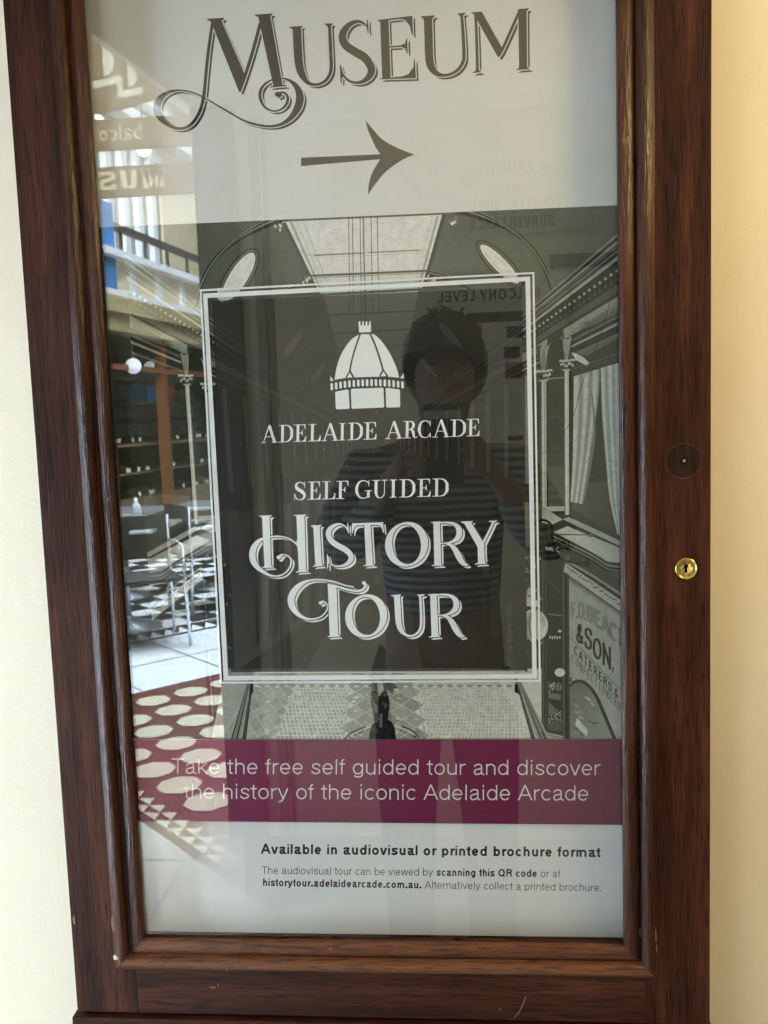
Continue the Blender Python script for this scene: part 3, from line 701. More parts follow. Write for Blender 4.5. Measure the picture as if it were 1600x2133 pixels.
# ---------------------------------------------------------------- single-line sans and book-face alphabets
def arc(cx, cy, rx, ry, a0, a1, n=12):
    return [(cx + rx * math.cos(math.radians(a0 + (a1 - a0) * k / n)), cy + ry * math.sin(math.radians(a0 + (a1 - a0) * k / n))) for k in range(n + 1)]
def sm(*p): return [q[:2] for q in catmull([(*a, 0) for a in p], 5)]
def sans_paths(ch, h):
    """(advance, centre lines) of a plain grotesque; H half the stroke, cap height 1"""
    x, Cc, B, X = .72, 1 - h, h, .72 - h
    bowl = lambda cx=.28, rx=.23: arc(cx, x / 2, rx - h, x / 2 - h, 0, 360, 24)
    G = {
    'a': (.54, [sm((.08 + h*.3, .52), (.12 + h*.3, .63), (.25, X), (.38, .66 - h*.3), (.44 - h, .52)) + [(.44 - h, .13), (.47 - h*.4, B), (.53, B * .8)], sm((.44 - h, .44), (.30, .39), (.14 + h*.2, .33), (.05 + h, .19), (.12 + h*.4, B + .02), (.22, B), (.36, .08 + h*.5), (.44 - h, .22))]),
    'b': (.57, [[(.06 + h, 0), (.06 + h, 1)], bowl(.30, .235)]), 'c': (.51, [arc(.275, x/2, .235 - h, x/2 - h, 42, 318, 20)]),
    'd': (.57, [[(.51 - h, 0), (.51 - h, 1)], bowl(.275, .235)]),
    'e': (.55, [arc(.275, x/2, .235 - h, x/2 - h, 0, 322, 24), [(.05 + h, x/2), (.51 - h, x/2)]]),
    'f': (.28, [[(.11 + h*.5, 0), (.11 + h*.5, .84)] + arc(.11 + .12 + h*.5, .84, .12, Cc - .84, 180, 95, 6), [(0, .72 - h), (.27, .72 - h)]]),
    'g': (.57, [bowl(.275, .235), [(.51 - h, .72), (.51 - h, .02)] + arc(.28, .0, .23 - h, .21 - h, 0, -150, 12)]),
    'h': (.55, [[(.06 + h, 0), (.06 + h, 1)], arc(.275, X - .22, .215 - h, .22, 180, 0) + [(.49 - h, 0)]]),
    'i': (.22, [[(.11, 0), (.11, .72)], [(.11, .86), (.11, 1)]]), 'l': (.22, [[(.11, 0), (.11, 1)]]),
    'k': (.51, [[(.06 + h, 0), (.06 + h, 1)], [(.45, .72), (.08 + h, .28)], [(.20, .42), (.49 - h*.5, 0)]]),
    'm': (.84, [[(.06 + h, 0), (.06 + h, .72)], arc(.25, X - .2, .19 - h, .2, 180, 0) + [(.44 - h, 0)], arc(.61 - h, X - .2, .19 - h*.4, .2, 180, 0) + [(.80 - h*1.4, 0)]]),
    'n': (.55, [[(.06 + h, 0), (.06 + h, .72)], arc(.275, X - .22, .215 - h, .22, 180, 0) + [(.49 - h, 0)]]),
    'o': (.56, [bowl(.28, .24)]), 'p': (.57, [[(.06 + h, -.21), (.06 + h, .72)], bowl(.30, .235)]),
    'q': (.57, [[(.51 - h, -.21), (.51 - h, .72)], bowl(.275, .235)]),
    'r': (.34, [[(.06 + h, 0), (.06 + h, .72)], arc(.06 + h + .22, X - .25, .22, .25, 180, 98, 8) + [(.33, X)]]),
    's': (.50, [sm((.44 - h*.4, .52), (.39, .63), (.25, X), (.11 + h*.6, .62), (.09 + h*.6, .52), (.16, .42), (.30, .35), (.42 - h*.4, .26), (.42 - h*.4, .12 + h*.4), (.25, B), (.10 + h*.3, .09 + h*.4), (.05 + h*.4, .21))]),
    't': (.30, [[(.13 + h*.3, .93), (.13 + h*.3, .13)] + arc(.13 + h*.3 + .10, .13, .10, .13 - B, 180, 280, 6), [(.01, .72 - h), (.28, .72 - h)]]),
    'u': (.55, [[(.06 + h, .72)] + arc(.275, B + .22, .215 - h, .22, 180, 360), [(.49 - h, 0), (.49 - h, .72)]]),
    'v': (.50, [[(.02 + h*.7, .72), (.25, 0)], [(.25, 0), (.48 - h*.7, .72)]]),
    'w': (.74, [[(.02 + h*.7, .72), (.20, 0)], [(.20, 0), (.37, .72)], [(.37, .72), (.54, 0)], [(.54, 0), (.72 - h*.7, .72)]]),
    'y': (.50, [[(.02 + h*.7, .72), (.25, .02)], [(.48 - h*.7, .72), (.25, .02), (.18, -.14), (.06, -.21 + h)]]),
    'A': (.67, [[(.01 + h*.7, 0), (.335, 1)], [(.335, 1), (.66 - h*.7, 0)], [(.16, .34), (.51, .34)]]),
    'B': (.68, [[(.08 + h, 0), (.08 + h, 1)], [(.08 + h, Cc), (.36, Cc)] + arc(.38, .76, .20, Cc - .76, 90, -90) + [(.08 + h, .52)], [(.36, .52)] + arc(.39, .52/2 + h/2, .24 - h, .26 - h/2, 90, -90) + [(.08 + h, B)]]),
    'C': (.72, [arc(.37, .5, .33 - h, .5 - h, 42, 318, 22)]), 'D': (.72, [[(.08 + h, 0), (.08 + h, 1)], [(.08 + h, Cc), (.30, Cc)] + arc(.32, .5, .34 - h, .5 - h, 90, -90) + [(.08 + h, B)]]),
    'E': (.61, [[(.08 + h, 0), (.08 + h, 1)], [(.08, Cc), (.57, Cc)], [(.08, .52), (.53, .52)], [(.08, B), (.58, B)]]),
    'F': (.58, [[(.08 + h, 0), (.08 + h, 1)], [(.08, Cc), (.55, Cc)], [(.08, .50), (.49, .50)]]),
    'H': (.72, [[(.08 + h, 0), (.08 + h, 1)], [(.64 - h, 0), (.64 - h, 1)], [(.08, .52), (.64, .52)]]),
    'I': (.26, [[(.13, 0), (.13, 1)]]), 'L': (.56, [[(.08 + h, 0), (.08 + h, 1)], [(.08, B), (.53, B)]]),
    'M': (.86, [[(.08 + h, 0), (.08 + h, 1)], [(.78 - h, 0), (.78 - h, 1)], [(.10, 1), (.43, .03)], [(.43, .03), (.76, 1)]]),
    'N': (.74, [[(.08 + h, 0), (.08 + h, 1)], [(.66 - h, 0), (.66 - h, 1)], [(.10, 1), (.64, 0)]]),
    'O': (.77, [arc(.385, .5, .34 - h, .5 - h, 0, 360, 28)]), 'Q': (.77, [arc(.385, .5, .34 - h, .5 - h, 0, 360, 28), [(.44, .22), (.70, -.01)]]),
    'R': (.70, [[(.08 + h, 0), (.08 + h, 1)], [(.08 + h, Cc), (.40, Cc)] + arc(.41, .735, .22 - h*.5, Cc - .735, 90, -90) + [(.08 + h, .47 + h)], [(.38, .47 + h*.5), (.54, .42), (.58 - h*.4, .30), (.60 - h*.4, .08), (.65 - h*.4, 0)]]),
    'S': (.66, [sm((.59 - h*.4, .70), (.54, .88), (.33, Cc), (.13 + h*.5, .87), (.09 + h*.6, .72), (.18, .59), (.40, .50), (.57 - h*.4, .40), (.59 - h*.5, .24), (.50, .08 + h*.4), (.33, B), (.14, .09 + h*.4), (.06 + h*.5, .30))]),
    'T': (.60, [[(.30, 0), (.30, 1)], [(.02, Cc), (.58, Cc)]]), 'U': (.72, [[(.08 + h, 1)] + arc(.36, .30, .28 - h, .30 - B, 180, 360, 16) + [(.64 - h, 1)]]),
    'V': (.66, [[(.02 + h*.7, 1), (.33, 0)], [(.33, 0), (.64 - h*.7, 1)]]), 'X': (.66, [[(.04, 1), (.62, 0)], [(.62, 1), (.04, 0)]]),
    'Y': (.64, [[(.02 + h*.6, 1), (.32, .42)], [(.62 - h*.6, 1), (.32, .42)], [(.32, .45), (.32, 0)]]),
    '.': (.26, [[(.13 - h * .5, 0), (.13 - h * .5, h * 2.8)], [(.13 + h * .7, 0), (.13 + h * .7, h * 2.8)]]), ',': (.26, [[(.14, h * 2), (.10, -.12)]]), '&': (.7, [sm((.62, 0), (.30, .45), (.18, .75), (.30, .97), (.43, .80), (.33, .60), (.12, .40), (.08, .20), (.25, .02), (.45, .10), (.58, .42))]),
    }
    return G.get(ch)
def text_faces(txt, h, frame, gapfix=.0):
    """FRAME(u, v) maps text units to survey points; returns shapes, width"""
    shapes = []; x = 0
    for ch in txt:
        if ch == ' ': x += .29; continue
        adv, paths = sans_paths(ch, h)
        for pl in paths: shapes.append([(p[0] + x, p[1], 2 * h) for p in pl])
        x += adv + gapfix
    return shapes, x
def sans_line(art, runs, x0, y0, x1, y1, cap, col):
    """RUNS: (text, half stroke) pieces set on the base line from (x0,y0) to (x1,y1)"""
    allsh = []; x = 0
    for txt, h in runs:
        sh, wd = text_faces(txt, h, None, .008); allsh += [[(p[0] + x, p[1], p[2]) for p in pl] for pl in sh]; x += wd
    L_ = math.hypot(x1 - x0, y1 - y0); k = L_ / x; ux, uy = (x1 - x0) / L_, (y1 - y0) / L_
    for pl in allsh:
        fs = strip([(p[0] * k, -p[1] * cap, p[2] * (k * .5 + cap * .5)) for p in pl])
        art.add([[(x0 + a * ux - b * uy, y0 + a * uy + b * ux) for a, b in fc] for fc in fs], col)

def book(ch, W):
    """high-contrast roman capital in a W x 1 box: list of quads lists (y up)"""
    t, n = .155, .04; R2 = lambda x0, y0, x1, y1: [[(x0, y0), (x1, y0), (x1, y1), (x0, y1)]]
    stem = lambda x: R2(x - t/2, 0, x + t/2, 1)
    sf = lambda x0, x1, y: R2(x0, y, x1, y + n)
    br = lambda pts: brush(pts, 6)
    if ch == 'A': return [strip([(.15 * W, .02, .05), (.48 * W, 1, .06)]), strip([(.46 * W, 1.0, .10), (.50 * W, .96, t), (.84 * W, .0, t)]), R2(.26 * W, .33, .68 * W, .37), sf(0, .30 * W, 0), sf(.64 * W, W, 0)]
    if ch == 'D': return [stem(.23), br([(.2, .98, n), (.45 * W, .98, n), (.72 * W, .92, .09), (W - .085, .70, .15), (W - .08, .5, .165), (W - .085, .30, .15), (.72 * W, .08, .09), (.45 * W, .02, n), (.2, .02, n)]), sf(0, .3, .96), sf(0, .3, 0)]
    if ch in 'EF':
        o = [stem(.23), sf(0, .3, .96), R2(.2, .955, W - .06, 1), [[(W - .17, .955), (W - .06, 1), (W - .045, .72), (W - .085, .72), (W - .11, .85)]], R2(.2, .48, .70 * W, .52), [[(.70 * W, .36), (.70 * W, .66), (.66 * W, .66), (.60 * W, .52), (.60 * W, .48), (.66 * W, .36)]], sf(0, .45 if ch == 'F' else .3, 0)]
        if ch == 'E': o += [R2(.2, 0, W - .05, .045), [[(W - .19, .045), (W - .10, .14), (W - .05, .31), (W - .005, .31), (W - .02, 0)]]]
        return o
    if ch == 'L': return [stem(.23), sf(0, .46, .96), sf(0, .3, 0), R2(.2, 0, W - .05, .045), [[(W - .19, .045), (W - .10, .14), (W - .05, .33), (W - .005, .33), (W - .02, 0)]]]
    if ch == 'I': return [stem(W / 2), sf(0, W, .96), sf(0, W, 0)]
    if ch == 'R': return [stem(.23), sf(0, .3, .96), sf(0, .46, 0), br([(.2, .98, n), (.42 * W, .98, n), (.64 * W, .92, .10), (.72 * W, .76, .15), (.64 * W, .58, .11), (.42 * W, .51, n), (.2, .51, n)]), br([(.42 * W, .51, .05), (.60 * W, .47, .10), (.70 * W, .34, .15), (.74 * W, .14, .14), (.82 * W, .03, .07), (.92 * W, .03, .04), (W, .12, .03)])]
    if ch == 'C': return [br([(W - .05, .70, .02), (W - .12, .88, .07), (.55 * W, .98, .05), (.28 * W, .90, .10), (.11, .66, .15), (.09, .5, .165), (.11, .34, .15), (.28 * W, .10, .10), (.56 * W, .01, .05), (.80 * W, .07, .045), (W - .04, .28, .035)]), R2(W - .065, .66, W - .03, 1), [[(W - .03, .26), (W + .0, .02), (W - .04, .0), (W - .09, .12)]]]
    if ch == 'S': return [br([(W - .08, .70, .03), (W - .13, .88, .06), (.5 * W, .98, .05), (.20 * W, .90, .11), (.12 * W + .02, .74, .15), (.30 * W, .60, .18), (.66 * W, .45, .18), (W - .09, .26, .15), (.76 * W, .08, .10), (.48 * W, .01, .05), (.20 * W, .08, .055), (.04, .32, .03)]), R2(W - .10, .66, W - .065, 1), R2(.0, 0, .035, .34)]
    if ch == 'G': return [br([(W - .16, .70, .02), (W - .22, .88, .06), (.50 * W, .98, .05), (.25 * W, .90, .10), (.11, .66, .15), (.09, .5, .165), (.11, .34, .15), (.25 * W, .10, .10), (.50 * W, .01, .05), (.70 * W, .05, .05), (W - .19, .16, .10)]), R2(W - .185, .66, W - .15, 1), R2(W - .265, .04, W - .12, .40), sf(W - .40, W, .40)]
    if ch == 'U': return [br([(.23, 1, t), (.23, .5, t), (.24, .26, .15), (.38 * W, .06, .09), (.56 * W, .01, .045), (.74 * W, .10, .05), (W - .16, .30, n), (W - .16, 1, n)]), sf(0, .44, .96), sf(W - .32, W, .96)]
    return []
def book_line(art, items, y0, x0, y1, x1, h, col):
    """ITEMS: (letter, left, right); base line through (x0,y0)-(x1,y1)"""
    sl = (y1 - y0) / (x1 - x0)
    for ch, a, b in items:
        W = (b - a) / h
        for fs in book(ch, W):
            art.add([[(a + p[0] * h + p[1] * h * sl * -.55, y0 + (a + p[0] * h - x0) * sl - p[1] * h) for p in fc] for fc in fs], col)

# wording on the shop board in the photograph
def board_word(txt, x, y, sl, hs, cw, v, wd, outl=False, hgrow=0):
    h = hs
    for ch in txt:
        if ch == ' ': x += cw * .6; y += cw * .6 * sl; continue
        adv, paths = sans_paths(ch, .06)
        for pl in paths:
            pts = [(x + p[0] * cw / .62, y + p[0] * cw / .62 * sl - p[1] * h, wd) for p in pl]
            if outl:
                K(pts, v, 1); K([(*p[:2], wd * .45) for p in pts], 150, 1)
            else: K(pts, v, 1)
        x += adv * cw / .62; y += adv * cw / .62 * sl; h += hgrow
def sign_letter(ch, x0, x1, yb, h, sk, v, wd, outl=False):
    adv, paths = sans_paths(ch, .07)
    k = (x1 - x0) / (adv - .1)
    for ps in ((wd, v), (wd * .40, 150)) if outl else ((wd, v),):
        for pl in paths: K([(x0 + (p[0] - .05) * k, yb + (p[0] - .05) * k * sk - p[1] * h, ps[0]) for p in pl], ps[1], 1)
for ch, x0, x1, yb, h, sk in (('F', 1189, 1199, 1285, 33, .30), ('D', 1203.5, 1217, 1286, 33, .35), ('B', 1222, 1235.5, 1292, 34, .55), ('E', 1237.5, 1250.5, 1302, 36, .65), ('A', 1252.5, 1268, 1313, 36, .75), ('C', 1269.5, 1285, 1328, 38, .8), ('H', 1288, 1304, 1343, 40, .8)):
    sign_letter(ch, x0, x1, yb, h, sk, 52, 4.6, True)
for x, y in ((1200.5, 1285), (1218.5, 1289)): A(ell(x, y, 1.7, 1.9, 8), 60)
for ch, x0, x1, yb, h, sk in (('&', 1202, 1214, 1336, 38, .4), ('S', 1218, 1232, 1349, 46, .5), ('O', 1235, 1252.5, 1368, 45, .6), ('N', 1254.5, 1273, 1383, 46, .65)):
    sign_letter(ch, x0, x1, yb, h, sk, 54, 5.0)
K([(1277, 1390, 4), (1276, 1400, 2)], 56, 2)
Ln(1184, 1324, 1292, 1436, 1.3, 70); Ln(1184, 1397, 1202, 1414, 1.2, 80)
for k, ch in enumerate('CATERERS'): sign_letter(ch, 1196 + k * 10.1, 1203 + k * 10.1, 1361 + k * 10.6, 19, .9, 60, 2.2)
sign_letter('&', 1280, 1287, 1449, 18, .8, 62, 2.0)
for k, ch in enumerate('CONFECTIONERS'): sign_letter(ch, 1191 + k * 7.9, 1196.5 + k * 7.9, 1379 + k * 8.1, 19, .9, 96, 1.5)
sign_letter('A', 1186, 1193, 1420, 14, .8, 60, 1.8)
# dark glazing bars and shop window with fruit
A([(1140, 1124), (1172, 1146), (1172, 1545), (1140, 1545)], 42, [46, 52, 40, 36], True)
for x0, x1, v in ((1126, 1140, 34), (1129, 1131.5, 84), (1135, 1137, 70), (1172, 1185, 44), (1172, 1174.5, 88), (1182, 1184, 70)):
    A([(x0, 1140 if x0 < 1160 else 1190), (x1, 1146 if x0 < 1160 else 1198), (x1 + 2, 1545), (x0 + 2, 1545)], v, mir=True)
K([(1137, 1142, 4), (1168, 1150, 4)], 130, 2, True)
for k in range(10): A(ell(1138 + k * 3, 1143 + random.uniform(-4, 3), 2.4, 2.8, 7), random.choice((150, 40, 130)), mir=True)
K([(1140, 1278, 2), (1170, 1282, 2.2)], 116, 2, True); K([(1142, 1206, 1.4), (1166, 1234, 1.4)], 90, 2, True)
for k in range(5): A(ell(1146 + k * 5, 1327 + (k % 2), 1.6, 3.6, 7), 170)
A(ell(1166, 1314, 4, 3, 8), 170); A(ell(1166, 1400, 11, 9, 12), 170)
for k in range(44): A(ell(random.uniform(1143, 1169), random.uniform(1420, 1442), 1.9, 1.9, 6), random.choice((140, 100, 60, 120)))
for k in range(70): A(ell(random.uniform(1143, 1170), random.uniform(1480, 1506), 1.6, 1.6, 6), random.choice((150, 110, 70, 130)))
A([(1142, 1442), (1168, 1446), (1168, 1458), (1142, 1454)], 104); A([(1142, 1460), (1164, 1482), (1142, 1490)], 96); K([(1140, 1450, 2), (1164, 1480, 2)], 30, 2)
A([(1140, 1506), (1170, 1500), (1170, 1524), (1140, 1520)], 78); A([(1138, 1524), (1172, 1532), (1172, 1545), (1138, 1540)], 140)
K([(1139, 1529, 1.2), (1172, 1537, 1.2)], 70, 2)
# bright slivers of shop front beside the frame lines
A([(1088, 1046), (1128, 1046), (1130, 1140), (1092, 1140)], 92, [130, 70, 60, 110], True)
for k in range(40): A(ell(random.uniform(1092, 1127), random.uniform(1140, 1240), 2, 3.4, 6, random.uniform(0, 3)), random.choice((50, 120, 150, 80)), mir=True)
for k in range(34): A(ell(random.uniform(1092, 1127), random.uniform(1240, 1410), 2.6, 4.4, 6, random.uniform(0, 3)), random.choice((60, 110, 130, 80)), mir=True)
# scroll brackets
def spiral(cx, cy, r0, turns, a0, w_, v):
    K([(cx + r0 * (1 - k / (turns * 12 + 2)) * math.cos(a0 + k * math.pi / 6), cy + r0 * (1 - k / (turns * 12 + 2)) * math.sin(a0 + k * math.pi / 6), w_) for k in range(int(turns * 12) + 1)], v, 3)
K([(1112, 1096, 3), (1120, 1086, 4), (1132, 1083, 5), (1146, 1090, 5), (1150, 1104, 5), (1150, 1118, 5), (1154, 1140, 5), (1162, 1157, 4.4), (1180, 1168, 4), (1200, 1173, 4), (1218, 1172, 3)], 36, 6)
spiral(1132, 1100, 11, 2.2, 3.4, 2.2, 50); spiral(1173, 1134, 16, 2.6, 1, 2.2, 46); spiral(1174, 1152, 9, 2, 2, 1.6, 120); spiral(1197, 1160, 8, 2, 1, 1.6, 70); spiral(1184, 1162, 5, 1.5, 2, 1.4, 110)
Ln(1150, 1113, 1232, 1114, 2, 60); A(ell(1231, 1115, 6, 4, 9), 104); A(ell(1223, 1172, 6, 9, 10), 34)
# globe lamp by the frame line
A(ell(1106, 1233, 9, 8, 12), 160); A([(1097, 1240), (1122, 1252), (1126, 1264), (1096, 1262)], 170); A([(1096, 1262), (1126, 1264), (1128, 1276), (1096, 1274)], 58)
A(ell(1112, 1302, 30, 34, 26), 150, [150 + 30 * math.sin(k * .5) for k in range(26)]); K([(1108, 1272, 2), (1102, 1300, 2), (1108, 1330, 2)], 70, 4); K([(1128, 1276, 1.6), (1138, 1296, 2.4), (1132, 1318, 2)], 190, 4)
for k in range(8): A(ell(random.uniform(1100, 1124), random.uniform(1334, 1352), 3, 4, 7), 46)
# paving and kerbs in front
A([(528, 1392), (1072, 1392), (1128, 1545), (470, 1545)], 172, [166, 168, 182, 176])
A([(470, 1392), (530, 1392), (505, 1545), (440, 1545)], 140); A([(1070, 1392), (1128, 1392), (1128, 1545), (1110, 1545)], 162)
def fl(x, y): return (VX + x * (y - 1000) / 545, y)
def lattice(xa, xb, nx, ny, va, vb, shape, keep=1.0, fill=1.0):
    """tiles of a paved strip in the photograph's perspective"""
    ys = [1398 + 150 * (k / ny) ** 1.25 for k in range(ny + 2)]; dx = (xb - xa) / nx; F, Cc = [], []
    for j in range(ny):
        for i in range(nx):
            if random.random() > keep or (shape == 'd' and (i + j) % 2): continue
            y0, y1 = ys[j], ys[j+1]; y2 = ys[j+2] if shape == 'd' else y1
            x = xa + dx * (i + (.5 if shape == 'd' else .5 + .5 * (j % 2)))
            if shape == 'd': q = [fl(x, y0), fl(x + dx * fill, y1), fl(x, y2), fl(x - dx * fill, y1)]
            else:
                m_ = (y0 + y1) / 2; h_ = (y1 - y0) * .55 * fill
                q = [fl(x + dx * .5 * fill * math.cos(a * math.pi / 3 + .5), m_) for a in range(6)]; q = [(p[0], m_ + h_ * math.sin(a * math.pi / 3 + .5)) for a, p in enumerate(q)]
            v = random.uniform(va, vb); F.append([S(*p) for p in q]); Cc.append([g(v)] * len(q))
    ph.add(F, None, Cc, raw=True)
lattice(-66, 104, 6, 11, 128, 142, 'd', 1, .92)
lattice(-322, -215, 8, 16, 132, 150, 'd', 1, .92)
lattice(-212, -72, 15, 22, 138, 160, 'h', 1, .86)
lattice(112, 330, 26, 24, 150, 172, 'h', 1, .8)
for x in (-68, 106, -214, -326): K([(*fl(x, 1395), 1.6), (*fl(x, 1545), 3)], 150, 1)
for yy, v in ((1400, 188), (1429, 190)): K([(532, yy, 3), (1072, yy, 3)], v, 1)
F, Cc = [], []
for k in range(26):
    x = 548 + k * 20.5; F.append([S(x, 1424.5), S(x + 9, 1428), S(x, 1431.5), S(x - 9, 1428)]); Cc.append([g(134)] * 4)
ph.add(F, None, Cc, raw=True)
for k in range(120): A(ell(random.uniform(540, 1060), random.uniform(1436, 1538), random.uniform(2, 6), random.uniform(.8, 2), 6), random.choice((158, 182, 150, 190)))
for k, (w_, v) in enumerate(((9, 74), (5, 130), (4, 58), (6, 112), (4, 66), (5, 140))):
    o = sum(x for x, _ in ((9, 0), (5, 0), (4, 0), (6, 0), (4, 0), (5, 0))[:k])
    K([(1074 + o * .42, 1412 + o * .3, w_ * .42), (1113 + o * 1.15, 1545, w_)], v, 1)
    K([(527 - o * .42, 1412 + o * .3, w_ * .42), (508 - o * 1.1, 1545, w_)], v, 1)
A([(1072, 1424), (1078, 1424), (1084, 1448), (1072, 1440)], 40); A([(522, 1424), (528, 1424), (528, 1442), (519, 1450)], 40)
# fountain: two figures under an umbrella on a rock, basin with planted rim
K([(716, 1545, 8), (732, 1530, 8), (762, 1517, 7), (790, 1512, 6), (826, 1512, 6), (850, 1520, 7), (868, 1532, 8), (882, 1545, 8)], 160, 5)
K([(716, 1541, 3), (732, 1526, 3), (762, 1513, 3)], 62, 5); K([(836, 1512, 3), (856, 1520, 3), (874, 1535, 3)], 62, 5)
for k in range(30):
    a = random.choice((random.uniform(0, .33), random.uniform(.7, 1))); A(ell(718 + 160 * a, 1540 - 26 * math.sin(math.pi * a), 2, 1.6, 6), random.choice((50, 90, 120)))
A([(742, 1545), (768, 1532), (826, 1531), (852, 1545)], 134)
A(catmull([(769, 1545), (770, 1528), (776, 1508), (790, 1498), (812, 1500), (822, 1514), (824, 1530), (828, 1545)], 4), 40)
for k in range(22): A(ell(random.uniform(774, 820), random.uniform(1506, 1542), random.uniform(2, 6), random.uniform(1, 3), 7, random.uniform(0, 3)), random.choice((28, 58, 74, 48)))
A(catmull([(773, 1454), (782, 1450), (789, 1462), (791, 1480), (788, 1502), (780, 1504), (777, 1480), (773, 1466)], 4), 84); A(catmull([(788, 1450), (806, 1446), (812, 1462), (810, 1484), (806, 1502), (792, 1502), (788, 1480)], 4), 44)
A(ell(780, 1445, 7.5, 8, 14), 58); A(ell(800, 1444, 7, 7.5, 14), 44); A(ell(784, 1448, 4, 5, 10), 96); A(ell(802, 1446, 4, 4.6, 10), 80)
A([(792, 1486), (797, 1486), (796, 1514), (791, 1514)], 104); A([(778, 1462), (786, 1468), (788, 1482), (782, 1484)], 120); K([(796, 1464, 4), (806, 1468, 4), (800, 1474, 3)], 88, 3); K([(812, 1480, 2), (814, 1496, 3)], 120, 2)
A([(797, 1417)] + [(p[0], p[1]) for p in catmull([(782, 1420, 0), (772, 1424, 0), (767, 1430, 0)], 3)] + [(774, 1430), (774, 1440), (782, 1436), (788, 1440), (794, 1444), (804, 1438), (811, 1438), (818, 1444), (820, 1434), (831, 1432), (824, 1426), (812, 1419)], 96, None)
A([(797, 1418), (786, 1422), (788, 1440), (794, 1444), (800, 1436)], 150); A([(800, 1418), (812, 1424), (818, 1442), (811, 1438)], 92); Ln(798, 1414, 798, 1422, 2, 40)
# the arcade fading into the distance under the dark panel
for k in range(13):
    q = .62 * .86 ** k; x = VX + 510 * q
    for yv, vv in (((700, 1060), 150 - 3 * k), ):
        a, b = VY + (yv[0] - VY) * q, VY + (yv[1] - VY) * q
        A([(x - 7 * q - 1, a), (x + 7 * q + 1, a), (x + 7 * q + 1, b), (x - 7 * q - 1, b)], 128, mir=True); A([(x + 8 * q, a), (x + 26 * q + 1, a + 20 * q), (x + 26 * q + 1, b), (x + 8 * q, b)], 40, mir=True)
A([(476, 1080), (700, 985), (700, 1250), (490, 1400)], 120, [110, 90, 100, 150]); A([(880, 985), (1092, 1060), (1098, 1400), (870, 1250)], 60, [60, 70, 40, 60])
for x, w_, v in ((545, 16, 165), (572, 9, 60), (592, 14, 150), (610, 8, 60), (630, 14, 140), (648, 8, 64), (664, 10, 130), (684, 8, 66), (560, 5, 50), (533, 8, 60)):
    A([(x, 1085 - (x - 520) * .45), (x + w_, 1085 - (x - 505) * .45), (x + w_, 1345 - (x - 520) * .55), (x, 1352 - (x - 520) * .55)], v)
for k in range(12): K([(545 + k * 13, 1058 - k * 9, 1.4), (552 + k * 13, 1040 - k * 9.5, 1.4), (560 + k * 13, 1050 - k * 9.5, 1.4), (556 + k * 13, 1064 - k * 9, 1.4), (546 + k * 13, 1060 - k * 9, 1.4)], 50, 3)
A([(640, 1392), (880, 1392), (850, 1240), (720, 1240)], 128, [136, 120, 96, 110])
A([(742, 1165), (832, 1160), (836, 1255), (742, 1260)], 26)
for k in range(16): Ln(746 + k * 5.5, 1168, 746 + k * 5.5, 1188, 1, 120)
for yy in (1166, 1190, 1196, 1210): Ln(744, yy, 832, yy - 2, 1.4, 110)
A([(778, 1198), (792, 1198), (792, 1216), (778, 1216)], 120)
for k in range(6): Ln(790 + k * 7, 1224, 790 + k * 7, 1254, 1.6, 90)
for x0, x1, y0, y1, v in ((962, 982, 1180, 1245, 24), (994, 1020, 1195, 1310, 24), (940, 952, 1130, 1200, 30), (1045, 1056, 1090, 1395, 20), (1070, 1086, 1090, 1395, 26), (1057, 1068, 1256, 1390, 110), (1022, 1038, 1180, 1330, 100)):
    A([(x0, y0), (x1, y0 - 3), (x1, y1), (x0, y1 - 2)], v)
for k in range(40): A(ell(random.uniform(1057, 1068), random.uniform(1262, 1380), 2.2, 2.6, 6), random.choice((40, 160, 90)))
for k in range(12): A(ell(1006 + random.uniform(-4, 4), 1225 + k * 6, 3, 2, 6), 140)
for q, cx, cy in ((1, 1015, 1110), (.8, 966, 1062), (.6, 930, 1030)):
    spiral(cx, cy, 12 * q, 2, 1, 2, 24); spiral(cx + 26 * q, cy + 30 * q, 14 * q, 2, 2, 2, 24); K([(cx - 10 * q, cy + 6 * q, 2), (cx + 8 * q, cy + 26 * q, 2.4), (cx + 30 * q, cy + 48 * q, 2.4), (cx + 50 * q, cy + 52 * q, 2)], 22, 4)
K([(998, 1184, 3), (1000, 1200, 3), (1012, 1208, 3), (1022, 1200, 3), (1024, 1184, 3)], 24, 4); A(ell(1012, 1190, 9, 14, 14), 120)
def gent(x, y, h, v):
    A(ell(x, y - h * .92, h * .07, h * .08, 10), v); A([(x - h * .10, y - h * .98), (x + h * .10, y - h * .98), (x + h * .08, y - h * 1.06), (x - h * .08, y - h * 1.06)], v)
    A(catmull([(x - h * .15, y - h * .8), (x, y - h * .86), (x + h * .15, y - h * .8), (x + h * .15, y - h * .4), (x + h * .10, y - h * .03), (x - h * .08, y), (x - h * .10, y - h * .35)], 3), v - 6)
gent(942, 1356, 74, 22); gent(868, 1306, 82, 30)
lim = [((170, TOP(170)), None)]
tl, tr = S(170, TOP(170)), S(1310, TOP(1310)); bl2, br2 = S(230, 1539.5), S(1310, 1538.5)
nrm = lambda a, b, s_: ((-(b[1] - a[1]) * s_, (b[0] - a[0]) * s_))

ph.mesh('photograph', M_photo, poster, [(tl, nrm(tl, tr, 1)), (bl2, nrm(bl2, br2, -1)), ((PX0 + .001, 0), (-1, 0)), ((PX1 - .001, 0), (1, 0))])

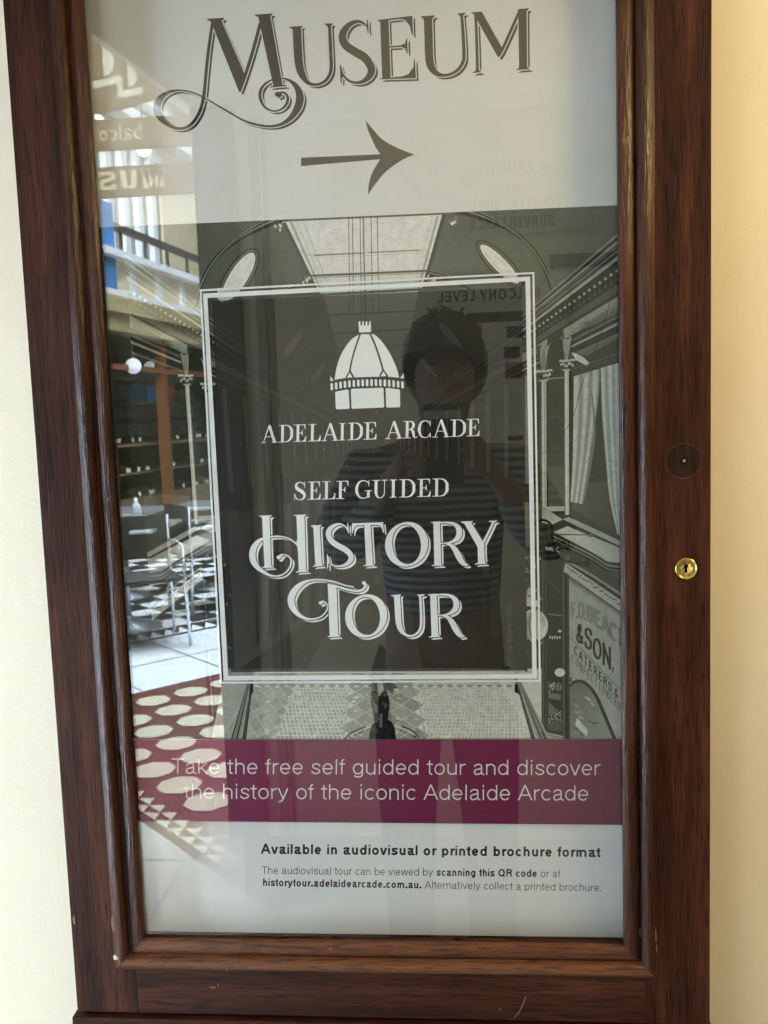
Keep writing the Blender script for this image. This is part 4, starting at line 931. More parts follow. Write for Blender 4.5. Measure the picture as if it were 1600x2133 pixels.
# ---- dark panel, double rule, emblem, lettering
bm = bmesh.new(); yk = YP - .0024
bm.faces.new([bm.verts.new((S(*p)[0], yk, S(*p)[1])) for p in ((443, 627.4), (1085.6, 598.4), (1098.8, 1395.4), (482, 1398.6))][::-1])
link('dark_panel', bm, M_ink, poster)
W_ = (.83, .87, .91)
rule = Art(.0026)
def frame_rule(q, w_):
    tl_, tr_, br_, bl_ = q
    def ins(p, d, e): return (p[0] + d, p[1] + e)
    i = [ins(tl_, w_, w_), ins(tr_, -w_, w_), ins(br_, -w_, -w_), ins(bl_, w_, -w_)]
    o = [tl_, tr_, br_, bl_]
    rule.add([[o[k], o[(k+1) % 4], i[(k+1) % 4], i[k]] for k in range(4)], W_)
frame_rule([(417.5, 603.6), (1112.8, 567.4), (1126.4, 1418.8), (459.8, 1422.4)], 4.0)
frame_rule([(424.3, 612), (1103.8, 577), (1118, 1411.8), (467.4, 1415.8)], 9.4)
rule.mesh('double_rule', M_print, poster)

lg = Art(.0026); Q = lambda l: [(660 + x / 7.619, 640 + y / 7.619) for x, y in l]
def cut(pts, r_=10):
    out = []; n = len(pts)
    for i in range(n):
        p, a, b = Vector(pts[i]), Vector(pts[i-1]), Vector(pts[(i+1) % n])
        u1, u2 = (a - p).normalized() * r_, (b - p).normalized() * r_
        out += [tuple(p + u1), tuple(p + u1 * .3 + u2 * .3), tuple(p + u2)]
    return out
def em(pts, r_=9): lg.add([Q(cut(pts, r_) if r_ else pts)], W_)
em([(670, 290), (866, 290), (862, 398), (676, 404)], 8)
for k in range(4): em([(668 + k * 54.5, 228), (696 + k * 54.5, 226), (698 + k * 54.5, 300), (670 + k * 54.5, 300)], 12)
c2 = lambda *p: [q[:2] for q in catmull([(*a, 0) for a in p], 6)]
em(c2((668, 440), (560, 510), (450, 650), (370, 800), (318, 970), (288, 1150)) + [(466, 1122), (472, 1090), (512, 1020)] + c2((516, 1000), (545, 860), (590, 690), (640, 540), (674, 442)), 0)
em([(704, 440), (722, 430), (826, 430), (840, 440)] + c2((840, 440), (910, 590), (970, 760), (1010, 890), (1040, 990)) + [(1036, 1010), (1000, 1070), (998, 1104)] + [(800, 1108), (600, 1114), (592, 1090), (550, 1018), (546, 995)] + c2((546, 990), (580, 820), (640, 620), (704, 440)), 0)
em(c2((876, 434), (920, 440), (1020, 530), (1130, 680), (1220, 850), (1280, 1000), (1310, 1118)) + [(1220, 1112), (1136, 1102), (1130, 1076), (1080, 1008)] + c2((1066, 985), (1020, 820), (960, 640), (900, 490), (872, 440)), 0)
em([(524, 1036), (572, 1116), (486, 1120)], 6); em([(1064, 1016), (1108, 1096), (1014, 1098)], 6)
em([(216, 1094), (272, 1164), (226, 1176)], 8); em([(1380, 1048), (1384, 1130), (1324, 1128)], 8)
for k in range(17):
    x = 243 + k * 70; yv = 1262 - 62 * (1 - ((k - 8.6) / 8.6) ** 2); x0, dy_ = x - 20, (-18 if k > 8 else 0) * (k - 8) / 9
    em([(x - 21, yv - 54 + dy_ * .8), (x + 18, yv - 56 + dy_ * .8), (x + 22, yv + 54 + dy_ * .8), (x - 18, yv + 56 + dy_ * .8)], 15)
em([(296, 1342), (510, 1302), (526, 1612), (308, 1622)], 22); em([(544, 1296), (1062, 1276), (1074, 1590), (556, 1612)], 22); em([(1096, 1278), (1322, 1306), (1328, 1588), (1104, 1592)], 22)
lg.mesh('dome_emblem', M_print, poster)

bk = Art(.0026)
book_line(bk, [('A', 545, 579), ('D', 581, 611), ('E', 613, 639), ('L', 643, 669), ('A', 671, 706), ('I', 707, 720), ('D', 725, 756), ('E', 758, 785), ('A', 803, 839), ('R', 840, 870), ('C', 870, 898), ('A', 901, 937), ('D', 938, 970), ('E', 972, 999)], 922.6, 545, 908.0, 999, 36, W_)
bk.mesh('roman_lettering', M_print, poster)
bk = Art(.0026)
book_line(bk, [('S', 614, 638.5), ('E', 642, 669), ('L', 672, 699.5), ('F', 701, 728), ('G', 740, 775), ('U', 775, 807), ('I', 812, 827), ('D', 832, 865), ('E', 869, 897.5), ('D', 901, 934)], 1041.2, 614, 1033.2, 934, 37.5, W_)
bk.mesh('roman_lettering', M_print, poster)

ht = Art(.0026); GAP = ink(33, 35, 34)
o1, s1, o2, s2 = (500, 1060), 7.11, (640, 1060), 3.8095
def LT(comps, o, s): letters(ht, comps, o, s, W_, GAP, W_, (5.2, 4.6), 1.9)
LT([('b', [(862,535,22),(800,478,20),(710,425,19),(590,402,22),(470,408,24),(360,430,30),(280,478,58),(215,565,86),(192,670,94),(210,775,88),(275,865,68),(360,930,48),(450,975,32),(540,988,24),(630,970,22),(705,915,22),(752,840,24),(766,770,26),(750,720,22),(705,685,19),(650,668,17),(600,675,19)]),
    ('p', ell(582, 712, 33, 30, 14)), ('p', [(590,682),(625,668),(640,690),(612,715)]),
    ('p', [(335,105),(445,102),(470,862),(372,866)]), ('p', [(288,104),(290,97),(480,90),(483,97),(462,106),(450,128),(335,132),(322,112)]), ('p', [(330,872),(332,862),(365,850),(372,825),(470,822),(480,845),(512,852),(513,862)]),
    ('p', [(842,92),(960,88),(986,925),(880,932)]), ('p', [(800,94),(802,87),(988,78),(991,86),(970,96),(960,116),(846,122),(834,100)]), ('p', [(836,936),(838,926),(872,912),(880,888),(984,884),(992,908),(1022,914),(1023,922)]),
    ('p', [(842,470),(870,430),(872,600),(862,600)])], o1, s1)
LT([('p', [(52,128),(102,126),(120,446),(68,450)]), ('p', [(32,135),(33,130),(116,124),(118,129),(106,138),(104,150),(52,152),(48,140)]), ('p', [(48,456),(49,450),(66,444),(68,430),(118,428),(122,440),(130,443),(131,449)])], o2, s2)
LT([('b', [(326,175,3),(305,138,9),(265,118,13),(222,128,24),(182,160,38),(172,200,42),(190,245,42),(235,282,44),(300,318,44),(342,355,42),(350,395,40),(322,430,30),(275,450,16),(228,450,11),(190,432,10),(168,395,4)]), ('p', [(322,112),(328,111),(334,190),(328,191),(318,155)]), ('p', [(159,358),(165,359),(182,405),(172,430),(168,470),(161,472)])], o2, s2)
LT([('p', [(455,118),(505,116),(524,440),(470,444)]), ('p', [(358,112),(604,104),(611,186),(604,186),(594,150),(575,130),(545,124),(400,130),(380,142),(368,165),(363,192),(356,192)]), ('p', [(450,452),(451,446),(468,440),(470,426),(522,424),(526,436),(536,439),(537,446)])], o2, s2)
def O_(cx, cy, rx, ry, rot=0):
    return ('o', [(*p, 17 + 42 * abs(math.cos(2*math.pi*k/20 + .25)) ** 1.7) for k, p in enumerate(ell(cx, cy, rx, ry, 20, rot))])
LT([O_(790, 278, 142, 166)], o2, s2)
LT([('p', [(1002,106),(1054,104),(1064,438),(1010,442)]), ('b', [(1045,108,12),(1110,106,15),(1165,118,26),(1200,150,42),(1208,190,46),(1190,232,38),(1150,258,20),(1105,268,11),(1052,270,11)]), ('b', [(1105,274,12),(1145,288,28),(1180,330,44),(1208,385,46),(1240,430,34),(1280,443,8)]),
    ('p', [(983,106),(984,101),(1056,97),(1056,112),(1010,122),(1000,112)]), ('p', [(990,450),(991,444),(1008,440),(1010,426),(1062,424),(1066,436),(1078,439),(1079,445)])], o2, s2)
LT([('p', [(1240,102),(1298,100),(1402,270),(1408,300),(1352,300)]), ('b', [(1388,290,14),(1400,258,18),(1440,180,17),(1478,98,16)]), ('p', [(1352,285),(1402,262),(1410,432),(1356,436)]), ('p', [(1222,104),(1223,98),(1314,94),(1315,100),(1300,110),(1240,112)]), ('p', [(1440,98),(1441,93),(1504,90),(1505,96),(1490,104),(1466,106),(1456,100)]), ('p', [(1330,438),(1331,432),(1352,426),(1356,412),(1408,410),(1412,422),(1422,426),(1423,432)])], o2, s2)
LT([('b', [(1690,1150,20),(1560,1125,20),(1420,1078,22),(1300,1055,24),(1180,1040,24),(1060,1048,26),(950,1085,50),(850,1160,80),(785,1255,98),(762,1350,102),(785,1445,90),(850,1535,66),(935,1595,44),(1020,1622,30),(1100,1622,24),(1190,1596,20),(1255,1545,18),(1295,1480,19),(1298,1420,19),(1270,1375,17),(1230,1358,17)]), ('p', ell(1200, 1385, 26, 26, 14)),
    ('p', [(1195,1362),(1225,1350),(1250,1360),(1232,1392)])], o1, s1)
LT([('b', [(200,602,16),(260,618,17),(330,638,17),(400,647,17),(440,638,18),(462,612,20),(462,588,22)]), ('p', ell(452, 584, 15, 14, 12)), ('p', [(166,588),(235,606),(250,1004),(182,1008)]), ('p', [(164,1014),(165,1008),(180,1002),(182,986),(248,984),(254,998),(262,1001),(263,1008)])], o2, s2)
LT([O_(470, 845, 138, 160)], o2, s2)
LT([('b', [(714,680,48),(722,830,48),(728,900,46),(745,955,38),(785,995,20),(835,1002,15),(880,975,18),(904,920,20),(904,800,20),(896,676,18)]), ('p', [(664,686),(665,680),(744,675),(745,681),(736,690),(734,700),(690,702),(684,690)]), ('p', [(876,682),(877,676),(930,673),(931,679),(920,688),(888,692)])], o2, s2)
LT([('p', [(976,680),(1028,678),(1042,1004),(988,1008)]), ('b', [(1020,680,12),(1085,676,15),(1140,688,26),(1176,720,42),(1184,762,46),(1165,802,38),(1125,828,20),(1080,838,11),(1030,840,11)]), ('b', [(1078,844,12),(1118,858,28),(1152,900,44),(1182,955,46),(1215,998,34),(1250,1006,8)]),
    ('p', [(958,678),(959,673),(1030,669),(1030,684),(985,694),(975,684)]), ('p', [(968,1016),(969,1010),(986,1005),(988,990),(1040,988),(1044,1000),(1054,1003),(1055,1010)])], o2, s2)
ht.mesh('title_lettering', M_print, poster)

# ---- plum banner and small print
bn = Art(.0024)
PL = lambda r_, g_, b_: ink(r_, g_, b_)
bn.add([[(225, 1539.5), (1310, 1538.3), (1310, 1716.2), (240, 1707.5)]], PL(112, 40, 72), [[PL(112, 48, 76), PL(100, 44, 68), PL(98, 42, 66), PL(108, 46, 73)]])
bn.mesh('plum_banner', M_print, poster)
bt = Art(.0026); Wt = ink(222, 218, 228)
sans_line(bt, [('Take the free self guided tour and discover', .034)], 358, 1609.5, 1251, 1612.8, 31.5, Wt)
sans_line(bt, [('the history of the iconic Adelaide Arcade', .034)], 384, 1661.4, 1227, 1665.4, 31.5, Wt)
bt.mesh('banner_lettering', M_print, poster)
sp = Art(.00004); Dk = ink(40, 40, 42)
sans_line(sp, [('Available in audiovisual or printed brochure format', .082)], 543, 1778.2, 1251.5, 1785.4, 20.5, Dk)
sans_line(sp, [('The audiovisual tour can be viewed by ', .040), ('scanning this QR code', .080), (' or at', .040)], 545, 1820.2, 1168, 1827.4, 15.6, Dk)
sans_line(sp, [('historytour.adelaidearcade.com.au.', .080), (' Alternatively collect a printed brochure.', .040)], 546.5, 1845.4, 1254.5, 1856.6, 15.6, Dk)
sp.mesh('small_print', M_print, poster)
st = Art(.00004); st.add([[(369, 1741.5), (507, 1739), (513.5, 1875), (377, 1874)]], (.76, .77, .80)); st.mesh('blank_sticker', M_print, poster)

# ---------------------------------------------------------------- what stands behind the photographer and shows in the glass
def sheet(name, pts, m_, kind='structure', z=0.0):
    bm = bmesh.new(); bm.faces.new([bm.verts.new((x, y, z)) for x, y in pts]); return tag(link(name, bm, m_), kind=kind)
M_greytile = plain('grey_floor_tile', (.34, .33, .31), .35, vary=.08, vs=6)
M_grout = plain('grout', (.13, .125, .115), .8)
M_maroon = plain('maroon_tile', (.085, .024, .021), .35, vary=.15, vs=30)
M_creamtile = plain('cream_tile', (.40, .36, .27), .35, vary=.08, vs=30)
M_blacktile = plain('black_tile', (.02, .02, .022), .3); M_whitetile = plain('white_tile', (.62, .64, .66), .3)
M_marble = plain('pale_marble', (.56, .59, .63), .3, vary=.10, vs=5)
q2 = math.sqrt(.5)
def ab(a, b): return ((a + b) * q2, -(-a + b) * q2)          # a along the passage edge, b into the arcade (real coordinates)
sheet('floor', [(-14, 3), (6, 3), (6, -24), (-14, -24)], M_greytile)
bm = bmesh.new()
for x in (-1.33, -1.14, -.95, -.76, -.57, -.38, -.19, 0, .19, .38): box(bm, x - .003, x + .003, -2.0, .07, -.01, .0008)
for y in (-2.0, -1.0): box(bm, -1.4, .6, y - .003, y + .003, -.01, .0012)
tag(link('floor_joints', bm, M_grout), kind='structure')
sheet('mosaic_floor', [ab(-4.0, .77), ab(-1.6, .77), ab(-1.6, 4.2), ab(-4.0, 4.2)], M_maroon, z=.004)
bm = bmesh.new(); bmk = bmesh.new()
def poly_at(bm, a, b, pts, z=.008): bm.faces.new([bm.verts.new((*ab(a + p[0], b + p[1]), z)) for p in pts])
octo = [(.092 * math.cos(math.pi / 8 + k * math.pi / 4), .092 * math.sin(math.pi / 8 + k * math.pi / 4)) for k in range(8)]
for i in range(-9, 3):
    for j in range(0, 15):
        a, b = -2.89 + .1125 * i * 1.0 * 2, 1.025 + .22 * j
        if -3.92 < a < -1.7: poly_at(bm, a, b, octo)
n = .046
for i in range(44):
    for j in range(2):
        a = -3.95 + n * i; b = .80 + n * j
        if i % 2 == j: poly_at(bm, a, b, [(0, 0), (n, 0), (0, n)])
        else: poly_at(bm, a, b, [(0, 0), (n, 0), (n, n)])
tag(link('mosaic_tiles', bm, M_creamtile), kind='structure')
sheet('marble_band', [ab(-5.05, -2), ab(-4.0, -2), ab(-4.0, 8), ab(-5.05, 8)], M_marble, z=.004)
bm = bmesh.new()
for b in [k * .55 - 1.8 for k in range(18)]:
    bm.faces.new([bm.verts.new((*ab(p, q), .008)) for p, q in ((-5.05, b), (-4.0, b), (-4.0, b + .008), (-5.05, b + .008))])
bm.faces.new([bm.verts.new((*ab(p, q), .0085)) for p, q in ((-4.52, -2), (-4.51, -2), (-4.51, 8), (-4.52, 8))])
tag(link('marble_joints', bm, M_grout), kind='structure')
sheet('chequered_floor', [ab(-9, -2), ab(-5.05, -2), ab(-5.05, 8), ab(-9, 8)], M_whitetile, z=.004)
bm = bmesh.new()
for bnd in (-5.10, -5.32): bm.faces.new([bm.verts.new((*ab(p, q), .009)) for p, q in ((bnd, -2), (bnd + .03, -2), (bnd + .03, 8), (bnd, 8))])
for i in range(90):
    b = -2 + .105 * i; poly_at(bm, -5.29, b, [(0, 0), (.17, 0), (0, .10)], .0095)
for i in range(0, 14):
    for j in range(0, 36):
        a, b = -5.36 - .24 * (i + 1), -2 + .24 * j
        if (i + j) % 2: poly_at(bm, a, b, [(0, 0), (.24, 0), (.24, .24), (0, .24)], .009)
tag(link('chequer_tiles', bm, M_blacktile), kind='structure')

# wall across the passage with its chamfered opening to the arcade
WY = -2.17
bm = bmesh.new(); prism(bm, [(x, WY, z) for x, z in ((-.80, 0), (3.2, 0), (3.2, 9.0), (-5.0, 9.0), (-5.0, 0), (-1.48, 0), (-1.48, 2.96), (-1.13, 2.704), (-.80, 2.44))], (0, -.16, 0))  # unseen left pier and upper reach added to keep arcade light off the poster
tag(link('passage_wall', bm, M_wall2), kind='structure')
M_darktrim = plain('dark_brown_trim', (.045, .033, .034), .45)
bm = bmesh.new(); box(bm, -4.9, -1.0, WY + .001, .2, 3.02, 3.1); tag(link('blocking_soffit', bm, M_ceil), kind='structure')  # unseen slab added over the passage mouth to block the rooflight
bm = bmesh.new(); box(bm, -.835, -.70, WY + .002, WY + .034, 0, 2.46, .004); box(bm, -.825, -.71, WY + .034, WY + .040, .2, 2.4, .003)
tag(link('door_pilaster', bm, M_darktrim), 'dark brown pilaster at the open end of the passage wall', 'pilaster')
M_olive = plain('olive_trim', (.30, .275, .22), .5)
bm = bmesh.new(); box(bm, -.655, -.625, WY + .002, WY + .016, 0, 2.43); box(bm, -.615, -.60, WY + .002, WY + .010, 0, 2.43)
tag(link('door_architrave', bm, M_olive), 'narrow olive upright trim on the passage wall beside the dark pilaster', 'trim')
M_rail = plain('white_rail', (.72, .72, .70), .4)
bm = bmesh.new(); box(bm, -.60, 3.0, WY + .002, WY + .030, 2.44, 2.475, .004); box(bm, -.60, 3.0, WY + .002, WY + .018, 2.40, 2.44, .003)
tag(link('picture_rail', bm, M_rail), 'white picture rail running along the wall across the passage', 'picture rail')
bm = bmesh.new(); box(bm, .30, 3.0, WY + .002, WY + .025, 1.905, 1.945, .003)
tag(link('dado_rail', bm, M_darktrim), 'short dark level rail on the passage wall right of the notice board', 'rail')

# flat lettering in the round: strips with a little thickness
def wall_text(bm, txt, org, ud, h, k, hs, depth, mi=0):
    """TXT from ORG along unit direction UD, cap height K, half stroke HS (of cap height), standing DEPTH proud along its normal"""
    sh, wd = text_faces(txt, hs, None, .03); ud = Vector(ud); nn = Vector((0, 1, 0)) * depth
    for pl in sh:
        for fc in strip(pl):
            prism(bm, [Vector(org) + ud * (p[0] * h) + Vector((0, 0, p[1] * k)) for p in fc], nn, mi)
    return wd * h
M_notice = plain('pale_board', (.60, .575, .50), .5); M_grey = plain('grey_lettering', (.10, .10, .10), .5)
brd = empty('directory_board', (.12, WY + .004, 1.55), 'pale wall board headed in dark capitals with small coloured picture tabs', 'notice board')
bm = bmesh.new(); box(bm, -.075, .36, WY + .003, WY + .016, 1.20, 1.90, .002); link('panel', bm, M_notice, brd)
bm = bmesh.new(); wall_text(bm, 'BALCONY LEVEL', (.272, WY + .016, 1.812), (-1, 0, 0), .0395, .034, .085, .001); link('lettering', bm, M_grey, brd)
tabs = {'dark_tab': ((.03, .03, .03), [(-.022, .022, 1.735, 1.778), (.030, .215, 1.742, 1.774), (-.022, .0, 1.72, 1.735), (.155, .205, 1.36, 1.376), (.11, .206, 1.205, 1.222)]),
        'blue_tab': ((.03, .05, .09), [(.026, .066, 1.700, 1.727), (.158, .214, 1.690, 1.727), (.150, .20, 1.625, 1.662)]), 'red_tab': ((.32, .05, .03), [(.070, .082, 1.702, 1.730), ]), 'plum_tab': ((.10, .02, .03), [(.152, .212, 1.560, 1.612)]), 'white_tab': ((.7, .7, .7), [(.02, .10, 1.46, 1.474)])}
for nm, (cl, rects) in tabs.items():
    mm = plain(nm + '_print', (*cl, 1), .5)
    for x0, x1, z0, z1 in rects:
        bm = bmesh.new(); box(bm, x0, x1, WY + .0165, WY + .0185, z0, z1); link(nm, bm, mm, brd)
vid = empty('surveillance_notice', (.19, WY + .004, 2.2), 'grey lettered notice about video surveillance high on the passage wall', 'notice')
bm = bmesh.new(); box(bm, -.06, .44, WY + .003, WY + .010, 2.02, 2.34, .001); link('panel', bm, M_notice, vid)
bm = bmesh.new()
M_grey2 = plain('pale_grey_lettering', (.24, .235, .22), .5)
txt = 'THIS EXHIBITION'
sh, wd = text_faces(txt, .10, None, .06)
for pl in sh:
    for fc in strip(pl):
        P3 = []
        for p in fc:
            uu = (p[0] / wd - .5); a = uu * 1.15; rr_ = .285 + p[1] * .040
            P3.append(Vector((.19 - rr_ * math.sin(a), WY + .010, 2.205 - .285 + rr_ * math.cos(a))))
        prism(bm, P3, (0, .001, 0))
link('lettering', bm, M_grey2, vid); bm = bmesh.new()
wall_text(bm, 'IS UNDER', (.255, WY + .010, 2.145), (-1, 0, 0), .026, .026, .09, .001)
link('lettering', bm, M_grey2, vid); bm = bmesh.new()
wall_text(bm, 'CONSTANT VIDEO', (.345, WY + .010, 2.092), (-1, 0, 0), .0325, .034, .10, .001)
link('lettering', bm, M_grey2, vid); bm = bmesh.new()
wall_text(bm, 'SURVEILLANCE', (.318, WY + .010, 2.036), (-1, 0, 0), .0345, .034, .11, .001)
link('lettering', bm, M_grey2, vid)

# hanging signs in the arcade
M_sign = plain('brown_sign_board', (.115, .062, .032), .6); M_signl = plain('tan_sign_lettering', (.56, .49, .36), .5)
SY = -3.6
def hanging(name, label, z0, z1):
    e = empty(name, (-1.6, SY, z0), label, 'hanging sign'); bm = bmesh.new(); box(bm, -2.25, -1.10, SY - .03, SY, z0, z1, .003); link('board', bm, M_sign, e); return e
sg = hanging('museum_sign', 'brown hanging board with tan capital letters for the museum, lowest of the stack', 2.560, 2.703)
bm = bmesh.new(); wall_text(bm, 'MUSEUM', (-1.375, SY, 2.592), (-1, 0, 0), .150, .088, .10, .003); link('lettering', bm, M_signl, sg)
for x in (-1.32, -2.05):
    bm = bmesh.new(); tube(bm, [(x, SY - .015, 2.703), (x, SY - .015, 2.782)], .004, 6); link('hanging_rod', bm, M_steel, sg)
sg = hanging('balcony_sign', 'brown hanging board with tan lower case balcony lettering under the rounded sign', 2.782, 2.925)
bm = bmesh.new(); wall_text(bm, 'balcony', (-1.478, SY, 2.822), (-1, 0, 0), .088, .072, .065, .003); link('lettering', bm, M_signl, sg)
for x in (-1.32, -2.05):
    bm = bmesh.new(); tube(bm, [(x, SY - .015, 2.925), (x, SY - .015, 3.12)], .004, 6); link('hanging_rod', bm, M_steel, sg)
sg = empty('rounded_sign', (-1.75, SY, 3.0), 'brown round-bottomed hanging sign with large pale letters, topmost of the stack', 'hanging sign')
bm = bmesh.new(); prism(bm, [(p[0], SY, p[1]) for p in ell(-1.75, 3.46, .75, .50, 40)], (0, -.03, 0)); link('board', bm, M_sign, sg)
bm = bmesh.new()
for pts in (((-1.655, 3.285), (-1.625, 3.285), (-1.60, 3.20), (-1.605, 3.15), (-1.63, 3.13), (-1.655, 3.12)), ((-1.72, 3.10), (-1.59, 3.12), (-1.59, 3.085), (-1.72, 3.065)), ((-1.59, 3.12), (-1.565, 3.12), (-1.565, 3.02), (-1.59, 3.02)), ((-1.565, 3.05), (-1.47, 3.065), (-1.47, 3.03), (-1.565, 3.015)), ((-1.535, 3.19), (-1.50, 3.15), (-1.49, 3.10), (-1.51, 3.068), (-1.535, 3.065))):
    prism(bm, [(x, SY, z) for x, z in pts], (0, .003, 0))
link('lettering', bm, plain('pale_sign_lettering', (.50, .485, .44), .5), sg)

# cafe front across the arcade: t along the front, d out of it, z up
FA = Vector((.13, -.9915, 0)); FN = Vector((.9915, .13, 0)); F0 = Vector((-3.5, -8.15, 0))
def F(t, d, z): return F0 + FA * t + FN * d + Vector((0, 0, z))
def fbox(bm, t0, t1, d0, d1, z0, z1, mi=0):
    vs = [bm.verts.new(F(t, d, z)) for t in (t0, t1) for d in (d0, d1) for z in (z0, z1)]
    for q in ((0,1,3,2),(4,6,7,5),(0,4,5,1),(2,3,7,6),(0,2,6,4),(1,5,7,3)): bm.faces.new([vs[i] for i in q]).material_index = mi
M_cream = plain('cream_render', (.66, .56, .38), .6); M_white = plain('white_joinery', (.80, .82, .84), .4); M_gold = plain('ochre_moulding', (.30, .24, .13), .5)
M_cafe = plain('dark_cafe_wall', (.085, .075, .06), .6); M_post = plain('red_brown_post', (.16, .06, .025), .4); M_dglass = plain('window_dark', (.20, .21, .19), .15)
bld = empty('cafe_building', F(1, 0, 0), 'cream two storey arcade front with white balcony windows above a dark cafe', 'building')
def bpart(name, m_, *bxs):
    bm = bmesh.new()
    for b in bxs: fbox(bm, *b)
    return link(name, bm, m_, bld)
bpart('upper_wall', M_cream, (-6, 12, -1.2, -1.0, 5.2, 8.0), (3.62, 12, -1.2, -1.0, 3.15, 5.2), (-6, 12, -.2, 0, 2.83, 3.15))
bpart('cornice', M_white, (-6, 12, -1.0, -.75, 5.25, 5.38), (-6, 12, -1.0, -.85, 5.62, 5.70), (-6, 12, -1.0, -.8, 6.0, 6.25), (-6, 12, -.2, .12, 3.15, 3.22), (-6, 12, -.2, .06, 2.76, 2.83))
bpart('lower_cornice', M_gold, (-6, 12, -.25, .10, 2.60, 2.76), (-6, 12, -.2, .04, 2.42, 2.60))
for k in range(-8, 16):
    bpart('fascia_pilaster', M_white, (k * .62 - .06 + .02, k * .62 + .04 + .02, 0, .03, 2.83, 3.15))
for k in range(-8, 9):
    t = .02 + k * .40
    w_ = bpart('window', M_white, (t, t + .13, -1.05, -.95, 3.15, 5.2), (t + .13, t + .40, -1.05, -.97, 5.0, 5.2), (t + .13, t + .40, -1.05, -.97, 3.15, 3.5))
    bm = bmesh.new(); fbox(bm, t + .13, t + .40, -1.06, -1.03, 3.5, 5.0); link('pane', bm, M_dglass, w_)
bpart('balcony_rail', M_darktrim, (-6, 12, -.06, .0, 3.46, 3.53))
for k in range(-10, 21): bpart('baluster', M_darktrim, (k * .55 + .5, k * .55 + .53, -.05, -.02, 3.22, 3.46))
bpart('cafe_wall', M_cafe, (-6, 12, -3.2, -3.0, 0, 2.8), (-6, 12, -3.0, -.2, 2.75, 2.8))
for t, m_ in ((.12, M_darktrim), (1.40, M_post), (3.2, M_post), (-2.0, M_darktrim), (5.2, M_post)): bpart('post', m_, (t - .05, t + .05, -.15, -.04, 0, 2.42))
bpart('beam', M_post, (-6, 12, -.14, -.06, 2.04, 2.10), (-6, 12, -2.2, -2.1, 1.52, 1.57))
cn = empty('display_counter', F(1.2, -.5, 0), 'long glazed cafe counter with shelves of small white tickets', 'counter')
bm = bmesh.new(); fbox(bm, .18, 4.0, -1.0, -.3, 0, .62); fbox(bm, .18, 4.0, -1.0, -.3, 1.22, 1.25); fbox(bm, .18, 4.0, -.95, -.35, .90, .915); link('carcass', bm, plain('counter_wood', (.14, .10, .06), .5), cn)
bm = bmesh.new()
for k in range(40): 
    t = random.uniform(.25, 3.6); z = random.choice((.64, .93, 1.27)); fbox(bm, t, t + .05, -.40, -.39, z, z + .045)
link('price_tickets', bm, M_white, cn)['kind'] = 'stuff'
M_food = plain('baked_goods', (.26, .17, .09), .7, vary=.5, vs=30)
bm = bmesh.new()
for k in range(26):
    t = .3 + k * .13; z = random.choice((.64, .925)); lathe(bm, F(t, -.6, z), [(.05, 0), (.06, .03), (.04, .07), (0, .08)], 'z', 8)
o = link('cakes', bm, M_food, cn); o['kind'] = 'stuff'
mm, N, L, P = mat('shelf_goods_mix'); vo = N.new('ShaderNodeTexVoronoi'); vo.inputs['Scale'].default_value = 9; L.new(coords(N), vo.inputs['Vector'])
hs_ = N.new('ShaderNodeHueSaturation'); hs_.inputs['Saturation'].default_value = .45; hs_.inputs['Value'].default_value = .45; L.new(vo.outputs['Color'], hs_.inputs['Color']); L.new(hs_.outputs[0], P.inputs['Base Color'])
bm = bmesh.new()
for z in (1.30, 1.62, 1.95, 2.25):
    t = -.5
    while t < 8.5:
        w_ = random.uniform(.05, .2); fbox(bm, t, t + w_ * .8, -2.95, -2.80, z, z + random.uniform(.08, .24)); t += w_ * random.choice((1, 1, 1.6))
    fbox(bm, -.5, 8.5, -3.0, -2.78, z - .025, z - .002)
o = link('back_shelf_goods', bm, mm, cn); o['kind'] = 'stuff'
bm = bmesh.new(); fbox(bm, 1.85, 2.22, -.75, -.5, 1.74, 1.93); tag(link('carton', bm, plain('blue_card', (.03, .22, .42), .5)), 'blue carton standing on the cafe shelf beside the red one', 'carton')
bm = bmesh.new(); fbox(bm, 2.25, 2.6, -.75, -.5, 1.74, 1.95); tag(link('carton', bm, plain('red_card', (.36, .03, .05), .5)), 'red carton standing on the cafe shelf beside the blue one', 'carton')
bm = bmesh.new(); fbox(bm, 1.7, 3.2, -.9, -.4, 1.70, 1.735); tag(link('shelf', bm, M_cafe), 'dark cafe shelf carrying a blue and a red carton', 'shelf')
bm = bmesh.new(); fbox(bm, -.3, .32, -.5, -.2, 1.30, 1.46); fbox(bm, -.2, .2, -.45, -.25, 1.46, 1.56); tag(link('coffee_machine', bm, plain('white_enamel', (.85, .86, .9), .3)), 'white enamelled coffee machine at the near end of the cafe counter', 'coffee machine')
M_globe = plain('lit_globe', (.9, .93, 1), .3, emit=(.78, .88, 1, 3))
def globe(p, r_, top, label):
    e = empty('globe_lamp', p, label, 'lamp', 'globe lamps in the arcade'); bm = bmesh.new(); lathe(bm, p, [(r_ * math.sin(a), -r_ * math.cos(a)) for a in [math.pi * k / 12 for k in range(13)]], 'z', 20); link('shade', bm, M_globe, e)
    bm = bmesh.new(); tube(bm, [p + Vector((0, 0, r_)), p + Vector((0, 0, top))], .012, 6); lathe(bm, p, [(r_ * .35, r_ * .96), (r_ * .35, r_ * 1.15), (r_ * .1, r_ * 1.3)], 'z', 12); link('stem', bm, M_darktrim, e)
globe(F(.65, -.05, 2.09), .085, .35, 'lit white globe lamp hanging on a dark stem in front of the cafe')
globe(F(1.95, -.5, 2.16), .07, .3, 'small lit globe lamp deeper inside the cafe')
globe(F(1.0, .05, 4.42), .085, .5, 'lit globe lamp hanging level with the balcony windows')
globe(F(.02, .05, 4.40), .085, .5, 'lit globe lamp nearest the blue banner, high by the balcony')
